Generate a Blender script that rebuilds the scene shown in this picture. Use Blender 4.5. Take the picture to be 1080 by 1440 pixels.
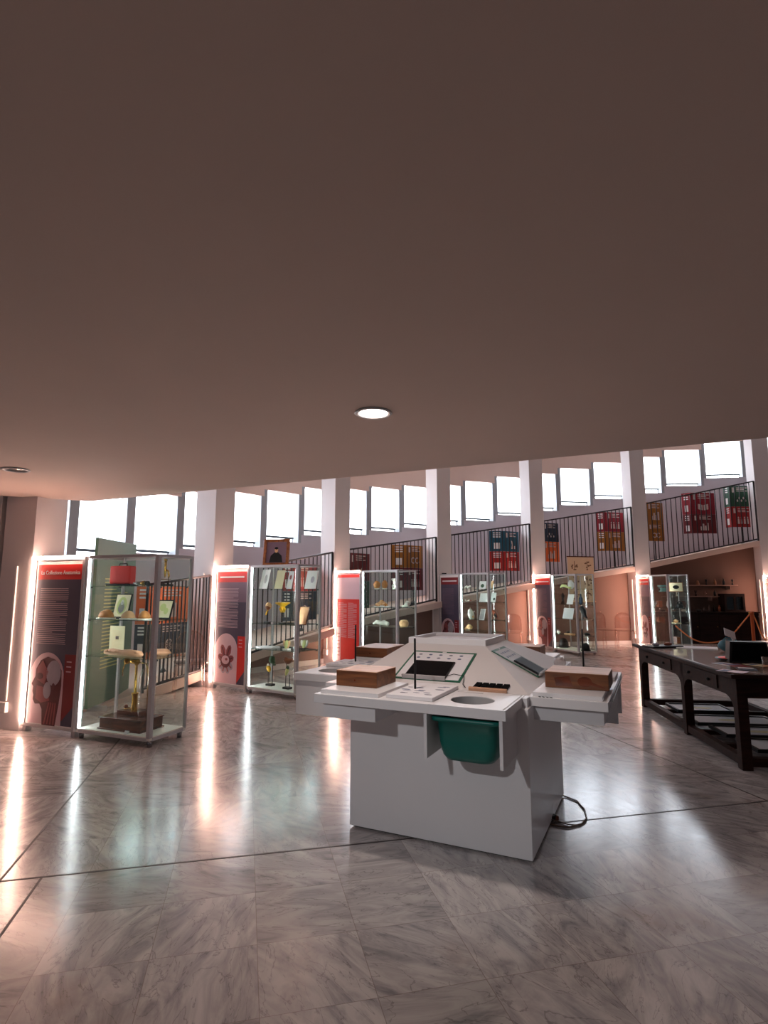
import bpy, bmesh, math, random
from mathutils import Vector, Matrix
PI = math.pi
R = math.radians
S = bpy.context.scene
for o in list(bpy.data.objects):
    bpy.data.objects.remove(o)
col = S.collection
random.seed(7)

# ------------------------------------------------------------------ camera
EYE = 1.5
PITCH = R(7.69)
FPX = 800.0
cam_d = bpy.data.cameras.new('camera')
cam_d.sensor_fit = 'VERTICAL'
cam_d.sensor_height = 36.0
cam_d.lens = 36.0 * FPX / 1440.0
cam_d.clip_start = 0.02
cam = bpy.data.objects.new('camera', cam_d)
col.objects.link(cam)
cam.location = (0, 0, EYE)
cam.rotation_euler = (PI / 2 + PITCH, 0, 0)
S.camera = cam

# ------------------------------------------------------------------ world, exposure
W = bpy.data.worlds.new('world')
S.world = W
W.use_nodes = True
W.node_tree.nodes['Background'].inputs[0].default_value = (0.80, 0.86, 1.0, 1)
W.node_tree.nodes['Background'].inputs[1].default_value = 0.05
S.view_settings.view_transform = 'Standard'
S.view_settings.look = 'None'
S.view_settings.exposure = 1.25
S.view_settings.gamma = 1.0
S.view_settings.use_curve_mapping = False
S.cycles.transparent_max_bounces = 40

WIN_STRENGTH = 4.4
LED_PINK = 27.0
LED_COOL = 17.0
DOWN_W = 30.0


def lamp(name, kind, loc, energy, color, size=0.2, rot=(0, 0, 0), spot=None, parent=None, blend=0.6, sy=None):
    d = bpy.data.lights.new(name, kind)
    d.energy = energy
    d.color = color
    if kind == 'AREA':
        d.shape = 'RECTANGLE' if sy else 'DISK'
        d.size = size
        if sy:
            d.size_y = sy
    else:
        d.shadow_soft_size = size
    if kind == 'SPOT':
        d.spot_size = spot
        d.spot_blend = blend
    o = bpy.data.objects.new(name, d)
    col.objects.link(o)
    o.location = loc
    o.rotation_euler = rot
    if parent:
        o.parent = parent
    return o


# ------------------------------------------------------------------ pixel geometry (photo frame 1080 x 1440)
def ray(x, y):
    u = (x - 540) / FPX
    v = (720 - y) / FPX
    return Vector((u, math.cos(PITCH) - v * math.sin(PITCH), math.sin(PITCH) + v * math.cos(PITCH)))


def at_z(x, y, z):
    r = ray(x, y)
    return r * ((z - EYE) / r.z) + Vector((0, 0, EYE))


def on_plane(x, y, p, n):
    r = ray(x, y)
    o = Vector((0, 0, EYE))
    return o + r * ((Vector(p) - o).dot(n) / r.dot(n))


RC = Vector((8.4, 2.65))     # centre of the curved gallery


def on_ring(x, y, rad):
    r = ray(x, y)
    d = Vector((r.x, r.y))
    a = d.dot(d)
    b = -2 * d.dot(RC)
    c = RC.dot(RC) - rad * rad
    t = (-b + math.sqrt(b * b - 4 * a * c)) / (2 * a)
    p = d * t
    return math.degrees(math.atan2(p.y - RC.y, p.x - RC.x)), EYE + r.z * t


def ring(th, rad, z=0.0):
    return Vector((RC.x + rad * math.cos(R(th)), RC.y + rad * math.sin(R(th)), z))


# ------------------------------------------------------------------ materials
def s2l(c):
    return tuple(((v / 255.0) / 12.92 if v / 255.0 <= 0.04045 else ((v / 255.0 + 0.055) / 1.055) ** 2.4) for v in c) + (1.0,)


def mat(name, rgb, rough=0.5, metal=0.0, emit=None, es=0.0, noise=0.0, nscale=8.0, bump=0.0, spec=0.5, coat=0.0, alpha=1.0):
    m = bpy.data.materials.new(name)
    m.use_nodes = True
    nt = m.node_tree
    b = nt.nodes['Principled BSDF']
    c = s2l(rgb)
    b.inputs['Base Color'].default_value = c
    b.inputs['Roughness'].default_value = rough
    b.inputs['Metallic'].default_value = metal
    b.inputs['Specular IOR Level'].default_value = spec
    b.inputs['Coat Weight'].default_value = coat
    b.inputs['Alpha'].default_value = alpha
    if emit:
        b.inputs['Emission Color'].default_value = s2l(emit)
        b.inputs['Emission Strength'].default_value = es
    if noise > 0 or bump > 0:
        tc = nt.nodes.new('ShaderNodeTexCoord')
        n = nt.nodes.new('ShaderNodeTexNoise')
        n.inputs['Scale'].default_value = nscale
        n.inputs['Detail'].default_value = 4
        nt.links.new(tc.outputs['Object'], n.inputs['Vector'])
        if noise > 0:
            mx = nt.nodes.new('ShaderNodeMix')
            mx.data_type = 'RGBA'
            mx.inputs[6].default_value = tuple(v * (1 - noise) for v in c[:3]) + (1,)
            mx.inputs[7].default_value = tuple(min(1, v * (1 + noise)) for v in c[:3]) + (1,)
            nt.links.new(n.outputs['Fac'], mx.inputs[0])
            nt.links.new(mx.outputs[2], b.inputs['Base Color'])
        if bump > 0:
            bp = nt.nodes.new('ShaderNodeBump')
            bp.inputs['Strength'].default_value = bump
            bp.inputs['Distance'].default_value = 0.01
            nt.links.new(n.outputs['Fac'], bp.inputs['Height'])
            nt.links.new(bp.outputs['Normal'], b.inputs['Normal'])
    return m


def glow(name, rgb, strength):
    m = bpy.data.materials.new(name)
    m.use_nodes = True
    nt = m.node_tree
    nt.nodes.clear()
    e = nt.nodes.new('ShaderNodeEmission')
    e.inputs[0].default_value = s2l(rgb)
    e.inputs[1].default_value = strength
    o = nt.nodes.new('ShaderNodeOutputMaterial')
    nt.links.new(e.outputs[0], o.inputs[0])
    return m


def glassy(name, rgb=(246, 251, 249), refl=1.0, rough=0.02):
    """thin clear sheet: transparent with a fresnel reflection"""
    m = bpy.data.materials.new(name)
    m.use_nodes = True
    nt = m.node_tree
    nt.nodes.clear()
    t = nt.nodes.new('ShaderNodeBsdfTransparent')
    t.inputs[0].default_value = s2l(rgb)
    g = nt.nodes.new('ShaderNodeBsdfGlossy')
    g.inputs['Roughness'].default_value = rough
    f = nt.nodes.new('ShaderNodeLayerWeight')
    f.inputs[0].default_value = 0.5
    pw = nt.nodes.new('ShaderNodeMath')
    pw.operation = 'POWER'
    pw.inputs[1].default_value = 4.0
    ml = nt.nodes.new('ShaderNodeMath')
    ml.operation = 'MULTIPLY_ADD'
    ml.inputs[1].default_value = min(0.9, 0.7 * refl)
    ml.inputs[2].default_value = 0.03 * refl
    ml.use_clamp = True
    mx = nt.nodes.new('ShaderNodeMixShader')
    o = nt.nodes.new('ShaderNodeOutputMaterial')
    nt.links.new(f.outputs['Facing'], pw.inputs[0])
    nt.links.new(pw.outputs[0], ml.inputs[0])
    nt.links.new(ml.outputs[0], mx.inputs[0])
    nt.links.new(t.outputs[0], mx.inputs[1])
    nt.links.new(g.outputs[0], mx.inputs[2])
    nt.links.new(mx.outputs[0], o.inputs[0])
    return m


def wood(name, c1, c2, rough=0.45, scale=(1.2, 14, 14), coat=0.0, spec=0.4):
    m = bpy.data.materials.new(name)
    m.use_nodes = True
    nt = m.node_tree
    b = nt.nodes['Principled BSDF']
    b.inputs['Roughness'].default_value = rough
    b.inputs['Coat Weight'].default_value = coat
    b.inputs['Specular IOR Level'].default_value = spec
    tc = nt.nodes.new('ShaderNodeTexCoord')
    mp = nt.nodes.new('ShaderNodeMapping')
    mp.inputs['Scale'].default_value = scale
    n = nt.nodes.new('ShaderNodeTexNoise')
    n.inputs['Scale'].default_value = 2.2
    n.inputs['Detail'].default_value = 6
    n.inputs['Distortion'].default_value = 0.6
    cr = nt.nodes.new('ShaderNodeValToRGB')
    cr.color_ramp.elements[0].position = 0.3
    cr.color_ramp.elements[1].position = 0.7
    cr.color_ramp.elements[0].color = s2l(c1)
    cr.color_ramp.elements[1].color = s2l(c2)
    nt.links.new(tc.outputs['Object'], mp.inputs[0])
    nt.links.new(mp.outputs[0], n.inputs['Vector'])
    nt.links.new(n.outputs['Fac'], cr.inputs[0])
    nt.links.new(cr.outputs[0], b.inputs['Base Color'])
    return m


def marble():
    m = bpy.data.materials.new('polished_marble')
    m.use_nodes = True
    nt = m.node_tree
    N = nt.nodes
    L = nt.links
    b = N['Principled BSDF']
    tc = N.new('ShaderNodeTexCoord')
    mp = N.new('ShaderNodeMapping')
    mp.vector_type = 'TEXTURE'
    mp.inputs['Location'].default_value = (-1.995, 3.18, 0)
    mp.inputs['Rotation'].default_value = (0, 0, R(13.5))
    mp.inputs['Scale'].default_value = (0.43, 0.43, 1)
    L.new(tc.outputs['Object'], mp.inputs[0])
    fl = N.new('ShaderNodeVectorMath')
    fl.operation = 'FLOOR'
    L.new(mp.outputs[0], fl.inputs[0])
    fr = N.new('ShaderNodeVectorMath')
    fr.operation = 'FRACTION'
    L.new(mp.outputs[0], fr.inputs[0])
    wn = N.new('ShaderNodeTexWhiteNoise')
    wn.noise_dimensions = '3D'
    L.new(fl.outputs[0], wn.inputs['Vector'])
    # rotate each tile's veins its own way
    vr = N.new('ShaderNodeVectorRotate')
    vr.rotation_type = 'Z_AXIS'
    vr.inputs['Center'].default_value = (0.5, 0.5, 0)
    mm = N.new('ShaderNodeMath')
    mm.operation = 'MULTIPLY'
    mm.inputs[1].default_value = 2.2
    L.new(wn.outputs['Value'], mm.inputs[0])
    L.new(fr.outputs[0], vr.inputs['Vector'])
    L.new(mm.outputs[0], vr.inputs['Angle'])
    off = N.new('ShaderNodeVectorMath')
    off.operation = 'MULTIPLY_ADD'
    off.inputs[1].default_value = (23, 23, 23)
    L.new(wn.outputs['Color'], off.inputs[0])
    L.new(vr.outputs[0], off.inputs[2])
    st = N.new('ShaderNodeMapping')
    st.inputs['Scale'].default_value = (0.9, 2.6, 1)
    L.new(off.outputs[0], st.inputs[0])
    n1 = N.new('ShaderNodeTexNoise')
    n1.inputs['Scale'].default_value = 1.3
    n1.inputs['Detail'].default_value = 9
    n1.inputs['Roughness'].default_value = 0.62
    n1.inputs['Distortion'].default_value = 1.4
    L.new(st.outputs[0], n1.inputs['Vector'])
    c1 = N.new('ShaderNodeValToRGB')
    e = c1.color_ramp.elements
    e[0].position = 0.30
    e[0].color = s2l((138, 135, 138))
    e[1].position = 0.62
    e[1].color = s2l((200, 193, 190))
    k = e.new(0.46)
    k.color = s2l((176, 169, 168))
    L.new(n1.outputs['Fac'], c1.inputs[0])
    # thin dark veins
    n2 = N.new('ShaderNodeTexNoise')
    n2.inputs['Scale'].default_value = 1.0
    n2.inputs['Detail'].default_value = 7
    n2.inputs['Distortion'].default_value = 2.2
    L.new(st.outputs[0], n2.inputs['Vector'])
    sb = N.new('ShaderNodeMath')
    sb.operation = 'SUBTRACT'
    sb.inputs[1].default_value = 0.5
    ab = N.new('ShaderNodeMath')
    ab.operation = 'ABSOLUTE'
    L.new(n2.outputs['Fac'], sb.inputs[0])
    L.new(sb.outputs[0], ab.inputs[0])
    c2 = N.new('ShaderNodeValToRGB')
    c2.color_ramp.elements[0].position = 0.0
    c2.color_ramp.elements[0].color = (0.33, 0.31, 0.32, 1)
    c2.color_ramp.elements[1].position = 0.012
    c2.color_ramp.elements[1].color = (1, 1, 1, 1)
    L.new(ab.outputs[0], c2.inputs[0])
    mul = N.new('ShaderNodeMix')
    mul.data_type = 'RGBA'
    mul.blend_type = 'MULTIPLY'
    mul.inputs[0].default_value = 0.6
    L.new(c1.outputs[0], mul.inputs[6])
    L.new(c2.outputs[0], mul.inputs[7])
    # brown rust stains
    n3 = N.new('ShaderNodeTexNoise')
    n3.inputs['Scale'].default_value = 1.1
    n3.inputs['Detail'].default_value = 5
    L.new(tc.outputs['Object'], n3.inputs['Vector'])
    c3 = N.new('ShaderNodeValToRGB')
    c3.color_ramp.elements[0].position = 0.60
    c3.color_ramp.elements[0].color = (1, 1, 1, 1)
    c3.color_ramp.elements[1].position = 0.78
    c3.color_ramp.elements[1].color = s2l((200, 165, 145))
    L.new(n3.outputs['Fac'], c3.inputs[0])
    mu2 = N.new('ShaderNodeMix')
    mu2.data_type = 'RGBA'
    mu2.blend_type = 'MULTIPLY'
    mu2.inputs[0].default_value = 1.0
    L.new(mul.outputs[2], mu2.inputs[6])
    L.new(c3.outputs[0], mu2.inputs[7])
    # tile tone
    tn = N.new('ShaderNodeMapRange')
    tn.inputs['To Min'].default_value = 0.80
    tn.inputs['To Max'].default_value = 1.06
    L.new(wn.outputs['Value'], tn.inputs[0])
    mu3 = N.new('ShaderNodeVectorMath')
    mu3.operation = 'SCALE'
    L.new(mu2.outputs[2], mu3.inputs[0])
    L.new(tn.outputs[0], mu3.inputs['Scale'])
    # hairline joints
    sx = N.new('ShaderNodeSeparateXYZ')
    L.new(fr.outputs[0], sx.inputs[0])
    prev = None
    for i in (0, 1):
        a = N.new('ShaderNodeMath')
        a.operation = 'SUBTRACT'
        a.inputs[1].default_value = 0.5
        L.new(sx.outputs[i], a.inputs[0])
        c = N.new('ShaderNodeMath')
        c.operation = 'ABSOLUTE'
        L.new(a.outputs[0], c.inputs[0])
        if prev is None:
            prev = c
        else:
            mxx = N.new('ShaderNodeMath')
            mxx.operation = 'MAXIMUM'
            L.new(prev.outputs[0], mxx.inputs[0])
            L.new(c.outputs[0], mxx.inputs[1])
            prev = mxx
    gt = N.new('ShaderNodeMath')
    gt.operation = 'GREATER_THAN'
    gt.inputs[1].default_value = 0.4965
    L.new(prev.outputs[0], gt.inputs[0])
    jm = N.new('ShaderNodeMix')
    jm.data_type = 'RGBA'
    jm.inputs[7].default_value = s2l((120, 100, 95))
    gf = N.new('ShaderNodeMath')
    gf.operation = 'MULTIPLY'
    gf.inputs[1].default_value = 0.6
    L.new(gt.outputs[0], gf.inputs[0])
    L.new(gf.outputs[0], jm.inputs[0])
    L.new(mu3.outputs[0], jm.inputs[6])
    L.new(jm.outputs[2], b.inputs['Base Color'])
    rr = N.new('ShaderNodeMapRange')
    rr.inputs['To Min'].default_value = 0.12
    rr.inputs['To Max'].default_value = 0.26
    L.new(n1.outputs['Fac'], rr.inputs[0])
    L.new(rr.outputs[0], b.inputs['Roughness'])
    b.inputs['Specular IOR Level'].default_value = 0.85
    return m


MT = {}
MT['floor'] = marble()
MT['joint'] = mat('joint_dark', (52, 40, 38), 0.5)
MT['ceil'] = mat('ceiling_paint', (214, 194, 184), 0.85, noise=0.03, nscale=2)
MT['wall'] = mat('wall_paint', (214, 188, 176), 0.8, noise=0.03, nscale=2)
MT['wall2'] = mat('grey_wall', (190, 186, 194), 0.8, noise=0.03, nscale=2)  # cooler grey tone for the wall below the sills
MT['wallb'] = mat('ramp_wall_paint', (128, 98, 87), 0.8, noise=0.04, nscale=2)
MT['wallc'] = mat('dark_brown_wall', (88, 62, 52), 0.8, noise=0.04, nscale=2)  # darker brown tone for the right end of the ramp wall
MT['column'] = mat('column_paint', (220, 212, 212), 0.7, noise=0.03, nscale=3)
MT['reveal'] = mat('reveal_backlit', (150, 155, 160), 0.7)  # backlit shade of the window piers put into this bluish grey
MT['blind'] = glow('daylight_through_blind', (236, 244, 255), WIN_STRENGTH)
MT['pane'] = glow('daylight_sky', (242, 248, 255), WIN_STRENGTH * 1.3)
MT['bar'] = mat('blind_bar', (70, 78, 84), 0.5)
MT['rail'] = mat('rail_iron', (38, 32, 36), 0.45, metal=0.3)
MT['alu'] = mat('brushed_aluminium', (196, 192, 194), 0.38, metal=0.2)
MT['glass'] = glassy('case_glass')
MT['shelfglass'] = glassy('shelf_glass', (228, 242, 236), 1.5)
MT['acrylic'] = glassy('clear_acrylic', (250, 240, 236), 2.6, 0.05)
MT['ledp'] = glow('warm_led', (255, 204, 182), LED_PINK)
MT['ledc'] = glow('cool_led', (248, 250, 255), LED_COOL)
MT['down'] = glow('downlight_lens', (255, 238, 228), 14)
MT['spot'] = glow('high_spot_lens', (255, 244, 236), 90)
MT['downoff'] = mat('downlight_reflector', (200, 195, 190), 0.15, metal=0.9)
MT['white'] = mat('white_laminate', (226, 223, 224), 0.35, noise=0.015, nscale=5)
MT['white2'] = mat('white_matt', (215, 208, 206), 0.55)
MT['baseboard'] = mat('case_base_white', (238, 234, 226), 0.4)
MT['wood'] = wood('oak_block', (84, 46, 24), (136, 84, 48))
MT['woodtop'] = wood('oak_block_top', (176, 128, 96), (214, 168, 138), scale=(2, 22, 2))
MT['darkwood'] = wood('dark_stained_wood', (26, 12, 9), (48, 25, 18), 0.6, (1.5, 12, 12), 0.0, 0.12)
MT['tabletop'] = wood('sheen_table_top', (120, 92, 78), (160, 130, 112), 0.18, (1, 9, 9), 0.5)  # top paler than the sides, its reflected sheen put into the colour
MT['black'] = mat('black_plastic', (14, 13, 14), 0.45, spec=0.3)
MT['screen'] = mat('black_glass', (5, 5, 7), 0.5, spec=0.05)
MT['teal'] = mat('teal_plastic', (0, 100, 90), 0.38)
MT['green'] = mat('green_print', (20, 92, 66), 0.5)
MT['paper'] = mat('paper', (224, 220, 222), 0.7)
MT['cream'] = mat('cream_paper', (232, 218, 180), 0.75, noise=0.06)
MT['ink'] = mat('grey_ink', (122, 118, 130), 0.7)
MT['inkblue'] = mat('blue_ink', (92, 100, 128), 0.7)
MT['orangep'] = mat('orange_print', (232, 110, 50), 0.6)
MT['brass'] = mat('brass', (196, 150, 70), 0.25, metal=0.95)
MT['mahog'] = wood('mahogany', (58, 24, 12), (112, 52, 26), 0.25, (1.5, 10, 10), 0.4)
MT['bone'] = mat('bone', (240, 184, 134), 0.6, noise=0.25, nscale=18, bump=0.4)
MT['waxm'] = mat('flesh_wax', (250, 178, 138), 0.5, noise=0.15, nscale=14, bump=0.3)
MT['bonew'] = mat('white_bone', (232, 226, 214), 0.55, noise=0.1, nscale=20, bump=0.3)
MT['fossil'] = mat('ochre_fossil', (196, 130, 66), 0.6, noise=0.35, nscale=25, bump=0.5)
MT['wax'] = mat('brown_wax', (128, 62, 34), 0.4, noise=0.3, nscale=12)
MT['yellow'] = mat('yellow_petal', (236, 176, 22), 0.5, noise=0.15)
MT['leaf'] = mat('leaf_green', (56, 84, 52), 0.55, noise=0.3, nscale=14)
MT['pale'] = mat('pale_green', (196, 200, 130), 0.55, noise=0.2, nscale=14)
MT['red'] = mat('red_leather', (156, 30, 24), 0.45, noise=0.2, nscale=16)
MT['redp'] = mat('red_print', (214, 34, 22), 0.5)
MT['dredp'] = mat('dark_red_print', (128, 16, 22), 0.55)
MT['crimson'] = mat('crimson_print', (176, 14, 40), 0.55)
MT['slate'] = mat('slate_print', (74, 66, 86), 0.5)
MT['plum'] = mat('plum_print', (128, 100, 118), 0.5)
MT['pinkp'] = mat('pale_pink_print', (214, 182, 190), 0.5, noise=0.06)
MT['flesh'] = mat('flesh_print', (150, 74, 76), 0.5, noise=0.3, nscale=9)
MT['fleshd'] = mat('dark_flesh_print', (98, 38, 44), 0.5, noise=0.25, nscale=9)
MT['bprint'] = mat('cranium_print', (170, 160, 172), 0.5, noise=0.2, nscale=9)
MT['navyp'] = mat('navy_print', (22, 40, 62), 0.55)
MT['tealp'] = mat('teal_print', (14, 104, 128), 0.55)
MT['goldp'] = mat('gold_print', (196, 132, 28), 0.55)
MT['greenp'] = mat('green_sign_print', (28, 96, 50), 0.55)
MT['redq'] = mat('poster_red_print', (158, 26, 24), 0.6)
MT['dredq'] = mat('poster_maroon_print', (104, 14, 22), 0.6)
MT['goldq'] = mat('poster_gold_print', (158, 98, 24), 0.6)
MT['tealq'] = mat('poster_teal_print', (12, 76, 96), 0.6)
MT['greenq'] = mat('poster_green_print', (22, 70, 44), 0.6)
MT['crimsonq'] = mat('poster_crimson_print', (140, 12, 34), 0.6)
MT['board'] = mat('green_board', (84, 116, 94), 0.5, noise=0.08, nscale=1.5)
MT['posterw'] = mat('poster_white_print', (206, 186, 180), 0.6)
MT['whitep'] = mat('white_print', (235, 230, 228), 0.6)
MT['frame'] = wood('gilt_wood_frame', (110, 58, 24), (176, 100, 48), 0.35, (8, 8, 8))
MT['rope'] = mat('orange_rope', (214, 122, 66), 0.7, bump=0.5, nscale=60)
MT['orange'] = mat('orange_post', (190, 84, 34), 0.5)
MT['tealbag'] = mat('teal_cloth', (60, 104, 116), 0.7, noise=0.2)
MT['greyp'] = mat('light_grey_plastic', (176, 172, 172), 0.5)
MT['chart'] = mat('beige_chart_paper', (222, 184, 150), 0.7, noise=0.05)
MT['brownink'] = mat('brown_ink', (122, 78, 50), 0.7)
MT['steel'] = mat('steel', (150, 148, 150), 0.2, metal=1.0)
MT['bottle'] = glassy('bottle_glass', (150, 110, 90), 2.0)
MT['cable'] = mat('cable_sheath', (120, 98, 84), 0.5)
MT['orb'] = glassy('orb_glass', (240, 235, 232), 3.0, 0.03)
MT['darkcab'] = wood('cabinet_wood', (20, 11, 11), (36, 20, 18), 0.6, (1.5, 10, 10), 0.0, 0.12)
MT['tealdev'] = mat('teal_enamel', (60, 150, 152), 0.35)


# ------------------------------------------------------------------ mesh builder
class MB:
    def __init__(self):
        self.bm = bmesh.new()
        self.mats = []

    def mi(self, m):
        if m not in self.mats:
            self.mats.append(m)
        return self.mats.index(m)

    def _put(self, geom, m, smooth=False):
        i = self.mi(m)
        for f in geom:
            f.material_index = i
            f.smooth = smooth

    def box(self, c, s, m, rot=None, bev=0.0):
        r = bmesh.ops.create_cube(self.bm, size=1.0)
        vs = r['verts']
        M = Matrix.Translation(Vector(c)) @ (rot.to_4x4() if rot else Matrix()) @ Matrix.Diagonal((s[0], s[1], s[2], 1))
        bmesh.ops.transform(self.bm, matrix=M, verts=vs)
        fs = set(f for v in vs for f in v.link_faces)
        if bev > 0:
            es = list(set(e for v in vs for e in v.link_edges))
            rb = bmesh.ops.bevel(self.bm, geom=es, offset=bev, segments=2, affect='EDGES', profile=0.5)
            fs = set(f for v in rb['verts'] for f in v.link_faces) | set(f for f in fs if f.is_valid)
        self._put(fs, m)
        return self

    def span(self, a, b, m, bev=0.0):
        c = [(a[i] + b[i]) / 2 for i in range(3)]
        s = [abs(b[i] - a[i]) for i in range(3)]
        return self.box(c, s, m, bev=bev)

    def cone(self, a, b, r1, r2, m, seg=16, smooth=True, caps=True):
        a = Vector(a)
        b = Vector(b)
        d = b - a
        r = bmesh.ops.create_cone(self.bm, cap_ends=caps, segments=seg, radius1=r1, radius2=r2, depth=d.length)
        M = Matrix.Translation((a + b) / 2) @ d.to_track_quat('Z', 'Y').to_matrix().to_4x4()
        bmesh.ops.transform(self.bm, matrix=M, verts=r['verts'])
        fs = set(f for v in r['verts'] for f in v.link_faces)
        i = self.mi(m)
        for f in fs:
            f.material_index = i
            f.smooth = smooth and len(f.verts) == 4
        return self

    def ball(self, c, s, m, rot=None, seg=16, wob=0.0, seed=0):
        r = bmesh.ops.create_uvsphere(self.bm, u_segments=seg, v_segments=max(6, seg // 2 + 2), radius=1.0)
        if wob:
            rnd = random.Random(seed)
            ph = [rnd.uniform(0, 6) for _ in range(6)]
            for v in r['verts']:
                k = 1 + wob * (math.sin(3 * v.co.x + ph[0]) * math.sin(4 * v.co.y + ph[1]) + 0.6 * math.sin(7 * v.co.z + 5 * v.co.x + ph[2]))
                v.co *= k
        M = Matrix.Translation(Vector(c)) @ (rot.to_4x4() if rot else Matrix()) @ Matrix.Diagonal((s[0], s[1], s[2], 1))
        bmesh.ops.transform(self.bm, matrix=M, verts=r['verts'])
        self._put(set(f for v in r['verts'] for f in v.link_faces), m, True)
        return self

    def tube(self, pts, rad, m, seg=8, closed=False):
        pts = [Vector(p) for p in pts]
        n = len(pts)
        rings = []
        up = Vector((0, 0, 1))
        for i, p in enumerate(pts):
            if closed:
                t = pts[(i + 1) % n] - pts[(i - 1) % n]
            else:
                t = pts[min(i + 1, n - 1)] - pts[max(i - 1, 0)]
            t.normalize()
            a = t.cross(up)
            if a.length < 1e-3:
                a = t.cross(Vector((0, 1, 0)))
            a.normalize()
            b = t.cross(a)
            rr = rad[i] if isinstance(rad, (list, tuple)) else rad
            rings.append([self.bm.verts.new(p + (a * math.cos(2 * PI * k / seg) + b * math.sin(2 * PI * k / seg)) * rr) for k in range(seg)])
        fs = []
        for i in range(n if closed else n - 1):
            A = rings[i]
            B = rings[(i + 1) % n]
            for k in range(seg):
                fs.append(self.bm.faces.new((A[k], A[(k + 1) % seg], B[(k + 1) % seg], B[k])))
        if not closed:
            fs.append(self.bm.faces.new(rings[0]))
            fs.append(self.bm.faces.new(rings[-1][::-1]))
        self._put(fs, m, True)
        return self

    def lathe(self, prof, m, c=(0, 0, 0), seg=20, smooth=True, caps=True):
        c = Vector(c)
        rings = []
        for r, z in prof:
            rings.append([self.bm.verts.new(c + Vector((max(r, 1e-4) * math.cos(2 * PI * k / seg), max(r, 1e-4) * math.sin(2 * PI * k / seg), z))) for k in range(seg)])
        fs = []
        for A, B in zip(rings, rings[1:]):
            for k in range(seg):
                fs.append(self.bm.faces.new((A[k], A[(k + 1) % seg], B[(k + 1) % seg], B[k])))
        if caps:
            fs.append(self.bm.faces.new(rings[0][::-1]))
            fs.append(self.bm.faces.new(rings[-1]))
        self._put(fs, m, smooth)
        return self

    def prism(self, pts, o, ax, ay, th, m):
        """polygon pts (a,b) in the plane o + a*ax + b*ay, extruded by th along ax x ay"""
        o = Vector(o)
        ax = Vector(ax)
        ay = Vector(ay)
        n = ax.cross(ay).normalized() * th
        lo = [self.bm.verts.new(o + ax * a + ay * b) for a, b in pts]
        hi = [self.bm.verts.new(o + ax * a + ay * b + n) for a, b in pts]
        fs = [self.bm.faces.new(lo[::-1]), self.bm.faces.new(hi)]
        k = len(pts)
        for i in range(k):
            fs.append(self.bm.faces.new((lo[i], lo[(i + 1) % k], hi[(i + 1) % k], hi[i])))
        self._put(fs, m)
        return self

    def quadz(self, p, z0, z1, m):
        """vertical prism over plan polygon p; z0,z1 numbers or lists"""
        k = len(p)
        z0 = z0 if isinstance(z0, (list, tuple)) else [z0] * k
        z1 = z1 if isinstance(z1, (list, tuple)) else [z1] * k
        lo = [self.bm.verts.new((q[0], q[1], z)) for q, z in zip(p, z0)]
        hi = [self.bm.verts.new((q[0], q[1], z)) for q, z in zip(p, z1)]
        fs = [self.bm.faces.new(lo[::-1]), self.bm.faces.new(hi)]
        for i in range(k):
            fs.append(self.bm.faces.new((lo[i], lo[(i + 1) % k], hi[(i + 1) % k], hi[i])))
        self._put(fs, m)
        return self

    def build(self, name, parent=None, loc=None, rotz=0.0):
        bmesh.ops.recalc_face_normals(self.bm, faces=self.bm.faces[:])
        me = bpy.data.meshes.new(name)
        self.bm.to_mesh(me)
        self.bm.free()
        for m in self.mats:
            me.materials.append(m)
        o = bpy.data.objects.new(name, me)
        col.objects.link(o)
        if parent:
            o.parent = parent
        if loc is not None:
            o.location = loc
        o.rotation_euler.z = rotz
        return o


def tag(o, label=None, cat=None, group=None, kind=None):
    if label:
        o['label'] = label
    if cat:
        o['category'] = cat
    if group:
        o['group'] = group
    if kind:
        o['kind'] = kind
    return o


def thing(name, label, cat, loc=(0, 0, 0), rotz=0.0, group=None):
    o = bpy.data.objects.new(name, None)
    o.empty_display_size = 0.1
    col.objects.link(o)
    o.location = loc
    o.rotation_euler = (0, 0, rotz)
    return tag(o, label, cat, group)


def copy_tree(o, parent=None):
    c = o.copy()
    col.objects.link(c)
    if parent:
        c.parent = parent
    for ch in list(o.children):
        copy_tree(ch, c)
    return c


def struct(o, label=None):
    o['kind'] = 'structure'
    if label:
        o['label'] = label
    return o


def text_mesh(body, size, m, parent, loc, rot, name='lettering', th=0.0008, align='LEFT'):
    cu = bpy.data.curves.new(name, 'FONT')
    cu.body = body
    cu.size = size
    cu.extrude = th
    cu.offset = size * 0.012
    cu.align_x = align
    cu.resolution_u = 3
    t = bpy.data.objects.new(name, cu)
    col.objects.link(t)
    dg = bpy.context.evaluated_depsgraph_get()
    me = bpy.data.meshes.new_from_object(t.evaluated_get(dg))
    bpy.data.objects.remove(t)
    me.materials.clear()
    me.materials.append(m)
    o = bpy.data.objects.new(name, me)
    col.objects.link(o)
    o.parent = parent
    o.location = loc
    o.rotation_euler = rot
    return o


# ================================================================== STRUCTURE
SLAB = 2.53
b = MB()
b.quadz([(-14, -6), (22, -6), (22, 22), (-14, 22)], -0.1, 0.0, MT['floor'])
struct(b.build('floor'))
# expansion joints in the marble
n_trim = [0]


def trim(name, mesh):
    o = mesh.build(name)
    return struct(o)


def joint_strip(p, q, w=0.012):
    n_trim[0] += 1
    p = Vector(p)
    q = Vector(q)
    d = (q - p).normalized()
    n = Vector((-d.y, d.x)) * w / 2
    m = MB()
    m.quadz([p + n, q + n, q - n, p - n], -0.001, 0.0015, MT['joint'])
    trim('trim_%d' % n_trim[0], m)


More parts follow.
